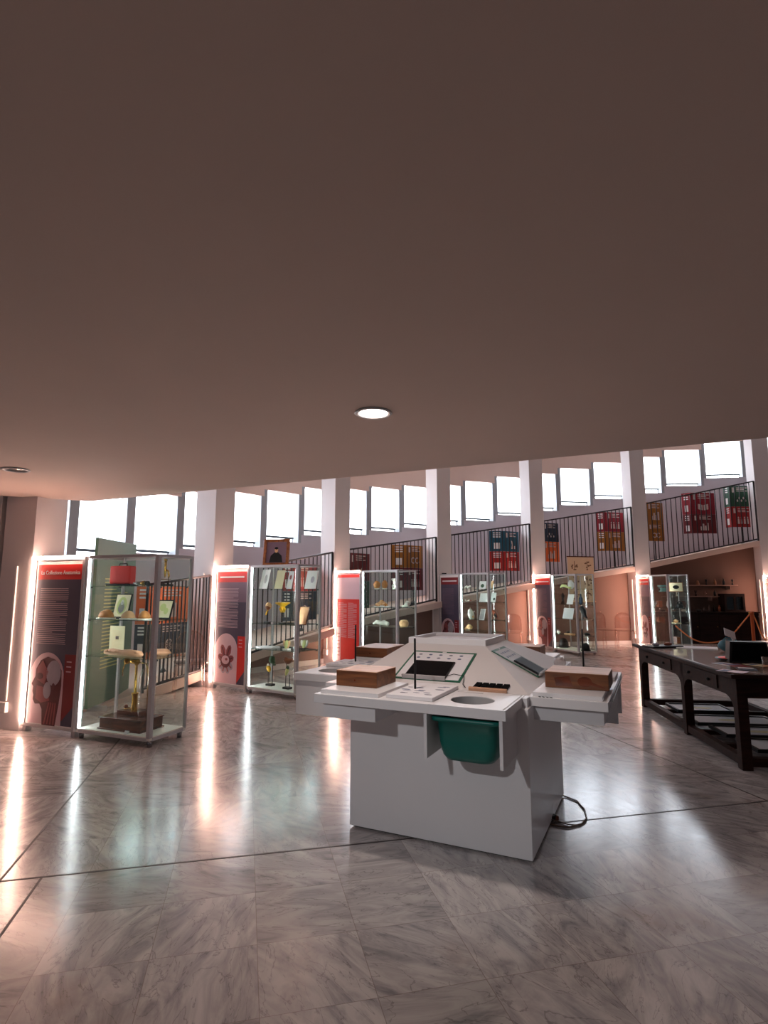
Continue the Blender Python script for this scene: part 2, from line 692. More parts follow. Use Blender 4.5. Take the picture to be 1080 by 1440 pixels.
dA = Vector((math.cos(R(13.4)), math.sin(R(13.4))))
dB = Vector((-dA.y, dA.x))
J0 = Vector((-1.99, 3.17))
joint_strip(J0 - dA * 3, J0 + dA * 9)
joint_strip(J0, J0 + dB * 5)
J1 = J0 + dA * 0.2
joint_strip(J1, J1 - dB * 5)
J2 = J0 + dA * 4.86
joint_strip(J2, J2 + dB * 5)

# low ceiling slab with its straight far edge
E0 = at_z(127, 705, SLAB)
E1 = at_z(600, 658, SLAB)
E2 = at_z(1065, 617, SLAB)
dE = (E2 - E0).normalized()
far_r = E0 + dE * 16
El = at_z(0, 697, SLAB)
dl = (El - E0).normalized()
far_l = E0 + dl * 6
b = MB()
b.quadz([(far_l.x, far_l.y), (far_l.x, -3.2), (far_r.x, -3.2), (far_r.x, far_r.y), (E0.x, E0.y)], SLAB, SLAB + 0.32, MT['ceil'])
struct(b.build('ceiling'))
# unseen wall added on the slab edge to keep out world light
n = Vector((dE.y, -dE.x)) * 0.2
b = MB()
b.quadz([(E0.x, E0.y), (far_r.x, far_r.y), (far_r.x + n.x, far_r.y + n.y), (E0.x + n.x, E0.y + n.y)], SLAB + 0.32, 6.6, MT['wall'])
b.quadz([(E0.x, E0.y), (far_l.x, far_l.y), (far_l.x, far_l.y - 0.25), (E0.x, E0.y - 0.25)], SLAB + 0.32, 6.6, MT['wall'])
struct(b.build('wall_added_upper'))
b = MB()
b.quadz([(-13, -3.2), (21, -3.2), (21, 20), (-13, 20)], 6.6, 6.8, MT['ceil'])
struct(b.build('ceiling_high'))

# curved outer wall with stepped windows
fins = [171.3, 167.1, 162.9, 158.7, 154.48, 150.38, 146.29, 142.3, 138.34, 134.29, 130.35, 126.41, 122.37, 118.4, 114.45, 110.29, 106.15, 101.98, 97.64, 93.25, 88.75, 84.06, 79.37, 74.7, 70.0]
RW = 14.8
sill_k = [(171, 1.35), (154, 1.95), (148.4, 2.12), (140.3, 2.40), (136.2, 2.56), (133.1, 2.73), (127.9, 2.88), (124.4, 3.0), (120.7, 3.13), (115.5, 3.32), (112.2, 3.46), (108.5, 3.65), (103, 3.89), (99.6, 4.05), (95, 4.28), (89.5, 4.52), (85.8, 4.70), (80.9, 4.95), (70, 5.4)]


def interp(tab, x):
    for (a, za), (c, zc) in zip(tab, tab[1:]):
        if a >= x >= c:
            return za + (zc - za) * (a - x) / (a - c)
    return tab[0][1] if x > tab[0][0] else tab[-1][1]


wall = MB()
lintels = MB()
for i in range(len(fins) - 1):
    a, c = fins[i], fins[i + 1]
    zs = interp(sill_k, (a + c) / 2)
    zt = zs + 1.14
    pa, pc = ring(a, RW), ring(c, RW)
    qa, qc = ring(a, RW + 0.3), ring(c, RW + 0.3)
    pl = [(pa.x, pa.y), (pc.x, pc.y), (qc.x, qc.y), (qa.x, qa.y)]
    wall.quadz(pl, 0, zs, MT['wall2'])
    wall.quadz(pl, zt, 6.6, MT['wall'])
    # pier between this window and the next
    d = (pc - pa).normalized()
    w = 0.085
    ra, rc = pa + d * w, pc - d * w
    sa, sc = qa + d * w, qc - d * w
    wall.quadz([(pa.x, pa.y), (ra.x, ra.y), (sa.x, sa.y), (qa.x, qa.y)], zs, zt, MT['reveal'])
    wall.quadz([(rc.x, rc.y), (pc.x, pc.y), (qc.x, qc.y), (sc.x, sc.y)], zs, zt, MT['reveal'])
    # window
    if 4 <= i + 1 <= 23:
        nrm = Vector((d.y, -d.x, 0))
        if nrm.dot(pa - Vector((RC.x, RC.y, 0))) < 0:
            nrm = -nrm
        wd = (rc - ra).length
        org = ra + nrm * 0.22
        e = bpy.data.objects.new('window_%d' % (i + 1), None)
        col.objects.link(e)
        e.location = (org.x, org.y, zs)
        e.rotation_euler.z = math.atan2(d.y, d.x)
        struct(e)
        h = zt - zs
        m = MB()
        m.span((0, 0.02, 0), (wd, 0.03, h), MT['pane'])
        m.build('window_pane', e)
        m = MB()
        m.span((0, 0, 0), (wd, 0.05, 0.03), MT['alu'])
        m.span((0, 0, h - 0.03), (wd, 0.05, h), MT['alu'])
        m.span((0, 0, 0.03), (0.02, 0.05, h - 0.03), MT['alu'])
        m.span((wd - 0.02, 0, 0.03), (wd, 0.05, h - 0.03), MT['alu'])
        m.build('window_frame', e)
        lift = [0.12, 0.14, 0.08, 0.11, 0.13, 0.06, 0.07, 0.10, 0.11][i % 9]
        m = MB()
        m.span((0.015, -0.06, lift), (wd - 0.015, -0.055, h - 0.01), MT['blind'])
        bl = m.build('roller_blind', e)
        m = MB()
        m.span((0.015, -0.07, lift - 0.02), (wd - 0.015, -0.045, lift + 0.03), MT['bar'])
        m.build('blind_bar', bl)
struct(wall.build('wall_outer'))

# ramp rising along the outer wall
ramp_k = [(166, 0.0), (158, 0.02), (152.3, 0.16), (143.6, 0.46), (138, 0.65), (133, 0.88), (124.9, 1.13), (112, 1.58), (102, 1.93), (97, 2.10), (94, 2.24), (81.7, 2.80), (70, 3.3)]
rt_k = [(166, 1.25), (151, 1.68), (142, 2.0), (138, 2.17), (135, 2.30), (124.9, 2.65), (122, 2.77), (111.7, 3.13), (109, 3.27), (97, 3.73), (94.7, 3.86), (81.7, 4.46), (70, 5.0)]
RR = 12.93
ramp = MB()
under = MB()
ths = [160.5 - 1.5 * i for i in range(61)]
for a, c in zip(ths, ths[1:]):
    za, zc = interp(ramp_k, a), interp(ramp_k, c)
    A, C = ring(a, RR), ring(c, RR)
    D, F = ring(a, RW), ring(c, RW)
    t = 0.13
    ramp.quadz([(A.x, A.y), (C.x, C.y), (F.x, F.y), (D.x, D.y)], [max(za - t, -0.02), max(zc - t, -0.02), max(zc - t, -0.02), max(za - t, -0.02)], [za + 0.01, zc + 0.01, zc + 0.01, za + 0.01], MT['wall'])
    if zc > 0.2:
        A, C = ring(a, 13.30), ring(c, 13.30)
        D, F = ring(a, 13.42), ring(c, 13.42)
        under.quadz([(A.x, A.y), (C.x, C.y), (F.x, F.y), (D.x, D.y)], 0, [za - t, zc - t, zc - t, za - t], MT['wallb'] if a > 97 else MT['wallc'])
struct(ramp.build('trim_ramp'))
struct(under.build('wall_under_ramp'))
b = MB()
for a, c in zip(ths, ths[1:]):
    if interp(ramp_k, c) > 0.3:
        A, C, D, F = ring(a, 13.285), ring(c, 13.285), ring(a, 13.3), ring(c, 13.3)
        b.quadz([(A.x, A.y), (C.x, C.y), (F.x, F.y), (D.x, D.y)], 0, 0.1, MT['white2'])
struct(b.build('baseboard_ramp'))

# columns: inner corner B, direction PH of the display that starts there
CASES = [(-3.888, 6.318, -22.5), (-2.678, 8.99, -34.5), (-1.0, 11.6, -46.5), (1.29, 13.6, -60.0), (3.86, 14.85, -73.0), (6.80, 15.42, -92.5), (10.22, 15.42, -105.0)]
for k, (bx, by, ph) in enumerate(CASES):
    th = math.degrees(math.atan2(by - RC.y, bx - RC.x))
    rad = math.hypot(by - RC.y, bx - RC.x)
    o = Vector((bx, by, 0))
    er = Vector((math.cos(R(th)), math.sin(R(th)), 0))
    et = Vector((er.y, -er.x, 0))
    p = [o + er * 0.01, o + er * 0.01 + et * 0.42, o + er * 0.45 + et * 0.42, o + er * 0.45]
    m = MB()
    m.quadz([(v.x, v.y) for v in p], 0, 6.6, MT['column'])
    if k == 0:   # second pilaster with a recessed groove
        q = [o + er * 0.52, o + er * 0.52 + et * 0.40, o + er * 0.95 + et * 0.40, o + er * 0.95]
        m.quadz([(v.x, v.y) for v in q], 0, 6.6, MT['column'])
        q = [o + er * 0.45 + et * 0.06, o + er * 0.45 + et * 0.38, o + er * 0.52 + et * 0.38, o + er * 0.52 + et * 0.06]
        m.quadz([(v.x, v.y) for v in q], 0, 6.6, MT['joint'])
    struct(m.build('column_%d' % (k + 1)))
    # white cable duct on the side face with a socket at its foot
    d = thing('cable_duct', 'white cable duct with a low socket on %s' % [
        'the thick column at far left', 'the column behind the flower banner', 'the column behind the all red banner',
        'the column behind the slate banner', 'the fifth column from the left',
        'the sixth column from the left', 'the column at the right frame edge'][k],
        'cable duct', (o.x, o.y, 0), math.atan2(er.y, er.x), 'cable ducts on the columns')
    m = MB()
    m.span((0.20, 0.0, 0.30), (0.225, 0.018, 1.75), MT['whitep'])
    m.build('duct', d)
    m = MB()
    m.span((0.17, 0.0, 0.18), (0.29, 0.045, 0.29), MT['whitep'], bev=0.008)
    m.build('socket_box', d)

# ------------------------------------------------------------------ railings
bal = None
RAILCOL = ['left of the flower banner', 'between the flower banner and the red banner', 'between the red banner and the slate banner',
           'behind the seaweed green shell case', 'left of the second column from the right', 'above the dark cabinet']
gaps = []
for k in range(6):
    x0, y0, _ = CASES[k]
    x1, y1, _ = CASES[k + 1]
    ta = math.degrees(math.atan2(y0 - RC.y, x0 - RC.x)) - 1.95
    tb = math.degrees(math.atan2(y1 - RC.y, x1 - RC.x)) + 0.05
    ra = math.hypot(y0 - RC.y, x0 - RC.x) + 0.06
    rb = math.hypot(y1 - RC.y, x1 - RC.x) + 0.06
    if k == 0:
        ta = 155.3
    A, C = ring(ta, ra), ring(tb, rb)
    gaps.append((A, C))
    t = thing('ramp_railing', 'dark iron bar railing on the ramp, %s' % [
        'seen through the nearest glass case', 'behind the glass case with the flower models', 'behind the glass case with the copper round models',
        'behind the glass case right of the slate banner', 'above the hanging beige chart', 'above the low dark cabinet'][k], 'railing', (A.x, A.y, 0), 0, 'railings between the columns')
    d = C - A
    za, zb = interp(ramp_k, ta) + 0.06, interp(ramp_k, tb) + 0.06
    ua, ub = interp(rt_k, ta), interp(rt_k, tb)
    m = MB()
    for zz0, zz1, hh in ((za, zb, 0.03), (ua, ub, 0.035)):
        m.tube([(0, 0, zz0), (d.x, d.y, zz1)], 0.02, MT['rail'], 6)
    m.tube([(0, 0, max(za - 0.06, 0.0)), (0, 0, ua)], 0.022, MT['rail'], 6)
    m.tube([(d.x, d.y, zb - 0.06), (d.x, d.y, ub)], 0.026, MT['rail'], 6)
    m.build('rail_frame', t)
    nb = 22 if k else 17
    if bal is None:
        q = MB()
        q.span((-0.009, -0.009, 0), (0.009, 0.009, 1.0), MT['rail'])
        bal = q.build('baluster', t)
        first = True
    for i in range(1, nb):
        f = i / nb
        if first:
            o = bal
            first = False
        else:
            o = bal.copy()
            col.objects.link(o)
            o.parent = t
        o.location = (d.x * f, d.y * f, za + (zb - za) * f)
        o.scale = (1, 1, (ua + (ub - ua) * f) - (za + (zb - za) * f))

# ------------------------------------------------------------------ downlights in the slab
m = MB()
m.lathe([(0.085, 0.0), (0.105, 0.0), (0.112, -0.006), (0.104, -0.012), (0.088, -0.010), (0.085, 0.0)], MT['alu'], seg=32, caps=False)
m2 = MB()
m2.lathe([(0.0, -0.004), (0.084, -0.004), (0.084, -0.001), (0.0, -0.001)], MT['down'], seg=32)


def downlight(x, y, z, on, label, e=DOWN_W, aim=None):
    t = thing('downlight', label, 'ceiling light', (x, y, z), 0, 'round recessed downlights')
    a = m.bm.copy()
    mm = MB()
    mm.bm.free()
    mm.bm = a
    mm.mats = list(m.mats)
    mm.build('trim_ring', t)
    a = m2.bm.copy()
    mm = MB()
    mm.bm.free()
    mm.bm = a
    mm.mats = [MT['down'] if on else MT['downoff']]
    mm.build('lens', t)
    if on:
        rot = (0, 0, 0)
        if aim:
            rot = (Vector(aim) - Vector((x, y, z))).to_track_quat('-Z', 'Y').to_euler()
        lamp('downlight_lamp', 'SPOT', (0, 0, -0.02), e, (1.0, 0.86, 0.78) if not aim else (0.96, 0.97, 1.0), 0.06, rot, R(150) if not aim else R(38), t, 0.8)


downlight(-0.063, 3.244, SLAB, True, 'lit round downlight in the middle of the low ceiling', DOWN_W * 0.8)
downlight(-3.204, 4.854, SLAB, False, 'unlit silver round downlight at the left frame edge')
downlight(-1.66, 0.14, SLAB, True, 'lit round downlight overhead left of the camera', 84, (0.35, 3.6, 0.72))
m.bm.free()
m2.bm.free()
# a lamp on the high ceiling beyond the slab
t = thing('high_downlight', 'round spot on the high ceiling beyond the low slab', 'ceiling light', (-1.22, 13.0, 6.6))
q = MB()
q.lathe([(0.0, -0.03), (0.12, -0.03), (0.12, -0.001), (0.0, -0.001)], MT['spot'], seg=24)
q.build('lens', t)

# ================================================================== BANNERS AND GLASS CASES
SHELVES = [(1.53, 1.19, 0.82), (1.50, 1.00, 0.64), (1.49, 1.16, 0.81), (1.50, 1.22, 0.84, 0.59), (1.50, 1.14, 0.80, 0.43), (1.43, 1.05, 0.68)]
CW, CD, CH, C0 = 0.98, 0.50, 1.84, 0.82


def frame_of(k):
    bx, by, ph = CASES[k]
    return Vector((bx, by, 0)), Vector((math.cos(R(ph)), math.sin(R(ph)), 0)), Vector((-math.sin(R(ph)), math.cos(R(ph)), 0)), R(ph)


def led_box(m, a, c, mt):
    m.span(a, c, mt)


def fin_shape(m, pts, y, mt, sx=1.0, ox=0.0, oz=0.0, th=0.0012):
    # drawn shape lying on the printed face (face looks to -y)
    m.prism([(ox + a * sx, oz + c * sx) for a, c in pts], (0, y, 0), (1, 0, 0), (0, 0, 1), th, mt)


def ell(cx, cz, rx, rz, n=28, a0=0, a1=2 * PI):
    return [(cx + rx * math.cos(a0 + (a1 - a0) * i / n), cz + rz * math.sin(a0 + (a1 - a0) * i / n)) for i in range(n if a1 - a0 > 6.2 else n + 1)]


BAN_LABEL = ['tall lit banner headed La Collezione Anatomica with a flayed head in profile',
             'tall lit banner with a pink botanical flower drawing and red block',
             'tall lit banner printed all red with two columns of text',
             'tall unlit slate grey banner with dark red heading and round drawing at its foot',
             'narrow lit slate banner with an orange heading beside the hanging chart',
             'narrow lit pink banner left of the case with the small framed picture',
             'lit banner cut by the right frame edge behind the rope barrier']
for k in range(7):
    o, ex, ey, ph = frame_of(k)
    t = thing('display_banner', BAN_LABEL[k], 'banner', o, ph, 'banners beside the columns')
    x0, x1, H = 0.02, 0.795, 1.84
    m = MB()
    m.span((x0, 0.0, 0.06), (x0 + 0.04, 0.10, H), MT['alu'])
    m.span((x1 - 0.03, 0.0, 0.06), (x1, 0.10, H), MT['alu'])
    m.span((x0 + 0.04, 0.0, H - 0.03), (x1 - 0.03, 0.10, H), MT['alu'])
    m.span((x0 + 0.04, 0.0, 0.06), (x1 - 0.03, 0.10, 0.09), MT['alu'])
    m.span((x0, 0.02, 0.0), (x0 + 0.05, 0.08, 0.06), MT['alu'])
    m.span((x1 - 0.05, 0.02, 0.0), (x1, 0.08, 0.06), MT['alu'])
    m.build('frame', t)
    m = MB()
    bg = MT['whitep'] if k != 2 else MT['pinkp']
    m.span((x0 + 0.04, 0.012, 0.09), (x1 - 0.03, 0.03, H - 0.03), bg)
    yf = 0.0118
    L, Rr = x0 + 0.068, x1 - 0.04

    def rect(a, c, e, f, mt, y=yf, th=0.0012):
        m.span((a, y - th, c), (e, y, f), mt)
    if k == 2:
        rect(L, 0.10, Rr, 1.30, MT['redp'])
        rect(L, 1.72, Rr, 1.78, MT['redp'])
        for cc in (L + 0.03, L + 0.33):
            for i in range(34):
                rect(cc, 1.22 - i * 0.02, cc + (0.26 if (i * 7) % 5 else 0.16), 1.226 - i * 0.02, MT['pinkp'], yf - 0.0012, 0.0006)
        rect(x0 + 0.05, 0.10, x0 + 0.18, 0.75, MT['pinkp'], yf - 0.002, 0.001)
        for i in range(7):
            rect(x0 + 0.08, 0.2 + i * 0.07, x0 + 0.15, 0.215 + i * 0.07, MT['flesh'], yf - 0.003, 0.0006)
    else:
        head = MT['redp'] if k in (0, 1, 4, 5, 6) else MT['dredp']
        rect(L, 0.10, Rr, 1.60, MT['slate'])
        rect(L, 1.30, Rr, 1.60, MT['plum'], yf - 0.0012, 0.0006) if k in (1, 5, 6) else None
        rect(L, 1.60, Rr, 1.76, head)
        if k != 0:
            rect(L + 0.06, 1.665, Rr - 0.06, 1.69, MT['whitep'], yf - 0.0012, 0.0008)
        rnd = random.Random(k)
        for i in range(30):
            w = 0.44 * (1.0 if (i % 8) != 7 else rnd.uniform(0.5, 0.8)) - rnd.uniform(0, 0.02)
            rect(L + 0.06, 1.50 - i * 0.020, L + 0.06 + w, 1.5055 - i * 0.020, MT['pinkp'] if k < 2 else MT['plum'], yf - 0.0018, 0.0006)
        # arch with the drawing, dark red block on the right
        ra = 0.25
        ax_ = L + 0.005
        az = 0.58
        fin_shape(m, [(ax_, 0.10)] + [(ax_ + 2 * ra, 0.10)] + [(ax_ + ra + ra * math.cos(a * PI / 20), az + ra * math.sin(a * PI / 20)) for a in range(21)], yf - 0.0012, MT['pinkp'])
        fin_shape(m, [(ax_ + 2 * ra, 0.14), (Rr, 0.30), (Rr, 0.82), (ax_ + 2 * ra, 0.82)] if k == 0 else [(ax_ + 2 * ra, 0.12), (Rr, 0.30), (Rr, 0.80), (ax_ + 2 * ra, 0.80)], yf - 0.0012, MT['dredp'] if k != 1 else MT['redp'])
        for i in range(3):
            rect(ax_ + 2 * ra + 0.03, 0.74 - i * 0.05, ax_ + 2 * ra + 0.10, 0.75 - i * 0.05, MT['pinkp'], yf - 0.0024, 0.0006)
    m.build('printed_panel', t)
    pic = MB()
    if k in (0, 3, 4, 6):
        cx, cz, s = L + 0.255, 0.52, 1.13
        # head in profile looking left, dissected muscles
        prof = [(0.10, 0.21), (0.00, 0.235), (-0.09, 0.20), (-0.145, 0.12), (-0.150, 0.05), (-0.195, -0.02), (-0.17, -0.045), (-0.175, -0.09), (-0.160, -0.12), (-0.165, -0.16), (-0.13, -0.20), (-0.07, -0.195), (-0.035, -0.24), (-0.02, -0.38), (0.15, -0.38), (0.18, -0.20), (0.20, -0.02), (0.19, 0.12)]
        fin_shape(pic, prof, yf - 0.0026, MT['fleshd'], s, cx, cz)
        fin_shape(pic, ell(0.09, 0.09, 0.095, 0.115), yf - 0.0040, MT['bprint'], s, cx, cz)
        fin_shape(pic, [(-0.13, 0.13), (-0.06, 0.20), (0.02, 0.10), (-0.02, -0.02), (-0.12, 0.02)], yf - 0.0040, MT['flesh'], s, cx, cz)
        fin_shape(pic, ell(-0.09, 0.055, 0.045, 0.03), yf - 0.0054, MT['fleshd'], s, cx, cz)
        fin_shape(pic, [(-0.12, -0.03), (0.02, -0.05), (0.06, -0.16), (-0.05, -0.185), (-0.13, -0.15)], yf - 0.0040, MT['flesh'], s, cx, cz)
        fin_shape(pic, ell(0.02, -0.07, 0.05, 0.075), yf - 0.0054, MT['bprint'], s, cx, cz)
        fin_shape(pic, ell(0.10, -0.04, 0.022, 0.04), yf - 0.0054, MT['fleshd'], s, cx, cz)
        for j in range(4):
            fin_shape(pic, [(0.0 + j * 0.04, -0.37), (0.018 + j * 0.04, -0.37), (0.065 + j * 0.028, -0.18), (0.05 + j * 0.028, -0.17)], yf - 0.0040, MT['flesh'], s, cx, cz)
    elif k in (1, 5):
        cx, cz = L + 0.255, 0.42
        for j, an in enumerate((112, 68, 155, 20, 250, 290, 215, 325)):
            rr = 0.26 if j < 2 else 0.19
            d = Vector((math.cos(R(an)), math.sin(R(an))))
            p = Vector((-d.y, d.x))
            pts = [(d * (rr * f) + p * w) for f, w in ((0.25, 0.02), (0.6, 0.055), (0.9, 0.035), (1.0, 0.0), (0.9, -0.035), (0.6, -0.055), (0.25, -0.02))]
            fin_shape(pic, [(v.x, v.y) for v in pts], yf - 0.0026, MT['flesh'] if j < 4 else MT['bprint'], 1, cx, cz)
            pts = [(d * (rr * f) + p * w) for f, w in ((0.3, 0.008), (0.85, 0.012), (0.85, -0.012), (0.3, -0.008))]
            fin_shape(pic, [(v.x, v.y) for v in pts], yf - 0.0040, MT['fleshd'] if j < 4 else MT['flesh'], 1, cx, cz)
        fin_shape(pic, ell(0, 0, 0.11, 0.095), yf - 0.0054, MT['fleshd'], 1, cx, cz)
        fin_shape(pic, ell(0.0, 0.02, 0.085, 0.065), yf - 0.0068, MT['pinkp'], 1, cx, cz)
        fin_shape(pic, ell(0.02, 0.03, 0.028, 0.02), yf - 0.0082, MT['flesh'], 1, cx, cz)
    if pic.bm.verts:
        pic.build('printed_drawing', t)
    else:
        pic.bm.free()
    if k == 0:
        text_mesh('La Collezione Anatomica', 0.058, MT['whitep'], t, (L + 0.05, yf - 0.0032, 1.655), (PI / 2, 0, 0), 'heading_lettering')
    if k != 3:
        m = MB()
        m.span((x0 - 0.012, -0.014, 0.10), (x0 + 0.03, -0.002, H + 0.012), MT['ledp'])
        m.span((x0 + 0.03, -0.014, H - 0.014), (x1 - 0.01, -0.002, H + 0.012), MT['ledp'])
        tag(m.build('light_strip', t), 'glowing pink strip light')
    m = MB()
    m.span((0.10, 0.03, H), (0.22, 0.08, H + 0.028), MT['black'])
    m.build('light_driver', t)

CASE_LABEL = ['nearest tall glass case holding a brass instrument on a wooden base',
              'tall glass case of plant models with a yellow flower and tilted cards',
              'tall glass case with copper round models and pale bones',
              'tall glass case of white specimens right of the unlit slate banner',
              'tall glass case of dark helmets and white cards before the beige chart',
              'far glass case with a teal device and a small framed picture']
for k in range(6):
    o, ex, ey, ph = frame_of(k)
    c = o + ex * C0
    t = thing('glass_showcase', CASE_LABEL[k], 'display case', c, ph, 'glass showcases beside the banners')
    p = 0.042
    m = MB()
    for (x, y) in ((0, 0), (CW - p, 0), (0, CD - p), (CW - p, CD - p)):
        ww = p if (x > 0 and y == 0) else p * 0.62
        xx = x if x == 0 else CW - ww
        yy = y if y == 0 else CD - ww
        m.span((xx, yy, 0.09), (xx + ww, yy + ww, CH), MT['alu'])
    for z in (0.06, CH - 0.025):
        m.span((p, 0, z), (CW - p, 0.03, z + 0.03), MT['alu'])
        m.span((p, CD - 0.03, z), (CW - p, CD, z + 0.03), MT['alu'])
        m.span((0, p, z), (0.03, CD - p, z + 0.03), MT['alu'])
        m.span((CW - 0.03, p, z), (CW, CD - p, z + 0.03), MT['alu'])
    m.build('frame', t)
    m = MB()
    m.span((0.006, 0.006, 0.065), (CW - 0.006, CD - 0.006, 0.10), MT['baseboard'])
    m.build('base_board', t)
    m = MB()
    m.span((0.02, 0.02, CH - 0.006), (CW - 0.02, CD - 0.02, CH), MT['glass'])
    m.build('top_glass', t)
    for (a, e) in (((0.03, 0.008, 0.10), (CW / 2 - 0.003, 0.014, CH - 0.03)), ((CW / 2 + 0.003, 0.008, 0.10), (CW - 0.044, 0.014, CH - 0.03))):
        m = MB()
        m.span(a, e, MT['glass'])
        dr = m.build('glass_door', t)
        m = MB()
        xx = e[0] - 0.012 if a[0] < 0.2 else a[0]
        m.span((xx, -0.004, 1.00), (xx + 0.012, 0.008, 1.03), MT['alu'])
        m.build('door_handle', dr)
    for (a, e) in (((CW - 0.014, 0.03, 0.10), (CW - 0.008, CD - 0.03, CH - 0.03)), ((0.03, CD - 0.014, 0.10), (CW - 0.03, CD - 0.008, CH - 0.03)), ((0.008, 0.03, 0.10), (0.014, CD - 0.03, CH - 0.03))):
        m = MB()
        m.span(a, e, MT['glass'])
        m.build('side_glass', t)
    for z in SHELVES[k]:
        m = MB()
        m.span((0.02, 0.02, z - 0.008), (CW - 0.02, CD - 0.02, z), MT['shelfglass'])
        sh = m.build('glass_shelf', t)
        m = MB()
        for x in (0.016, CW - 0.028):
            for y in (0.05, CD - 0.08):
                m.span((x, y, z - 0.022), (x + 0.012, y + 0.03, z - 0.008), MT['steel'])
        m.build('shelf_clips', sh)
    m = MB()
    m.span((0.029, 0.018, 0.11), (0.037, 0.028, CH - 0.03), MT['ledc'])
    tag(m.build('light_strip', t), 'white strip light')
    m = MB()
    m.span((CW - 0.056, 0.018, 0.55), (CW - 0.048, 0.028, CH - 0.03), MT['ledc'])
    tag(m.build('light_strip', t), 'white strip light')
    m = MB()
    m.tube([(CW * 0.5, CD - 0.02, 0.10), (CW * 0.5, CD - 0.02, CH - 0.03)], 0.008, MT['alu'], 8)
    m.build('back_bar', t)
    m = MB()
    for (x, y) in ((0.04, 0.05), (CW - 0.04, 0.05), (0.04, CD - 0.05), (CW - 0.04, CD - 0.05)):
        m.cone((x, y, 0), (x, y, 0.062), 0.022, 0.026, MT['steel'], 12)
    m.build('feet', t)


# ------------------------------------------------------------------ things inside the cases
def in_case(k, x, y, z):
    o, ex, ey, ph = frame_of(k)
    return o + ex * (C0 + x) + ey * y + Vector((0, 0, z))


def case_px(k, px, depth, z):
    """case-local x whose column shows at photo x = px on a plane `depth` behind the front"""
    o, ex, ey, ph = frame_of(k)
    lo, hi = 0.02, CW - 0.02
    def f(x):
        w = in_case(k, x, depth, z)
        d = w.y * math.cos(PITCH) + (w.z - EYE) * math.sin(PITCH)
        return 540 + FPX * w.x / d
    for _ in range(30):
        mid = (lo + hi) / 2
        if f(mid) < px:
            lo = mid
        else:
            hi = mid
    return (lo + hi) / 2


def spec(k, name, label, cat, px, depth, shelf, rz=0.0, group=None):
    z = 0.101 if shelf is None else SHELVES[k][shelf] + 0.001
    x = case_px(k, px, depth, z)
    _, _, _, ph = frame_of(k)
    return thing(name, label, cat, in_case(k, x, depth, z), ph + rz, group)


def one(t, name, m):
    m.build(name, t)
    return t


def tilted_card(k, px, depth, shelf, w, h, mt, label, fr=None, drawing=None, rz=0.0, lean=14, cat='card', name='tilted_card', group=None):
    t = spec(k, name, label, cat, px, depth, shelf, rz, group)
    rot = Matrix.Rotation(R(-lean), 3, 'X')
    m = MB()
    f = 0.012
    if fr:
        m.box(rot @ Vector((0, 0.004, h / 2)), (w, 0.010, h), fr, rot)
        m.build('frame', t)
        m = MB()
        m.box(rot @ Vector((0, -0.003, h / 2)), (w - 2 * f, 0.003, h - 2 * f), mt, rot)
    else:
        m.box(rot @ Vector((0, 0, h / 2)), (w, 0.004, h), mt, rot)
    m.build('sheet', t)
    if drawing:
        m = MB()
        for (dx, dz, rx, rzz, dm) in drawing:
            pts = ell(dx, dz + h / 2, rx, rzz, 20)
            base = rot @ Vector((0, -0.0062 if fr else -0.003, 0))
            m.prism(pts, base, rot @ Vector((1, 0, 0)), rot @ Vector((0, 0, 1)), 0.0008, dm)
        m.build('drawing', t)
    m = MB()
    m.tube([(0, 0.03 + 0.03, 0.004), rot @ Vector((0, 0.012, h * 0.5))], 0.004, MT['steel'], 6)
    m.build('prop', t)
    return t


# --- case 1
t = spec(0, 'red_leather_case', 'red leather case on a black plinth on the top shelf of the nearest case', 'case', 172, 0.22, 0, R(8))
m = MB(); m.span((-0.15, -0.07, 0), (0.15, 0.07, 0.02), MT['black'], 0.004); m.build('plinth', t)
m = MB(); m.span((-0.125, -0.05, 0.02), (0.125, 0.05, 0.21), MT['redp'], 0.012); m.build('body', t)
m = MB(); m.tube([(-0.05, 0, 0.21), (-0.045, 0, 0.235), (0.045, 0, 0.235), (0.05, 0, 0.21)], 0.006, MT['black'], 6); m.build('handle', t)
t = spec(0, 'number_plaque', 'small white plaque left of the red leather case', 'plaque', 143, 0.38, 0)
one(t, 'plate', MB().span((-0.05, 0, 0), (0.05, 0.008, 0.12), MT['cream']))
m = MB()
for a in (-0.022, 0.022):
    m.tube([(a + 0.014 * math.cos(q * PI / 5), -0.002, 0.045 + 0.022 * math.sin(q * PI / 5)) for q in range(10)], 0.003, MT['ink'], 5, True)
m.build('print', t)
t = spec(0, 'brass_cylinders', 'row of small brass cylinders lying on the top shelf of the nearest case', 'instrument', 200, 0.10, 0)
m = MB()
m.cone((-0.11, 0, 0.025), (0.0, 0, 0.025), 0.016, 0.022, MT['steel'])
m.build('barrel', t)
m = MB(); m.cone((0.0, 0, 0.025), (0.03, 0, 0.025), 0.025, 0.025, MT['brass']); m.cone((0.05, 0, 0.025), (0.08, 0, 0.025), 0.024, 0.024, MT['black']); m.cone((0.03, 0, 0.025), (0.05, 0, 0.025), 0.015, 0.015, MT['steel']); m.build('eyepiece', t)
t = spec(0, 'brass_microscope', 'brass microscope on the top shelf at the right end of the nearest case', 'microscope', 232, 0.30, 0)
m = MB(); m.span((-0.06, -0.06, 0), (0.06, 0.06, 0.018), MT['black'], 0.004); m.build('foot', t)
m = MB(); m.tube([(0.04, 0, 0.018), (0.045, 0, 0.10), (0.035, 0, 0.15), (0.0, 0, 0.17)], 0.010, MT['brass']); m.build('arm', t)
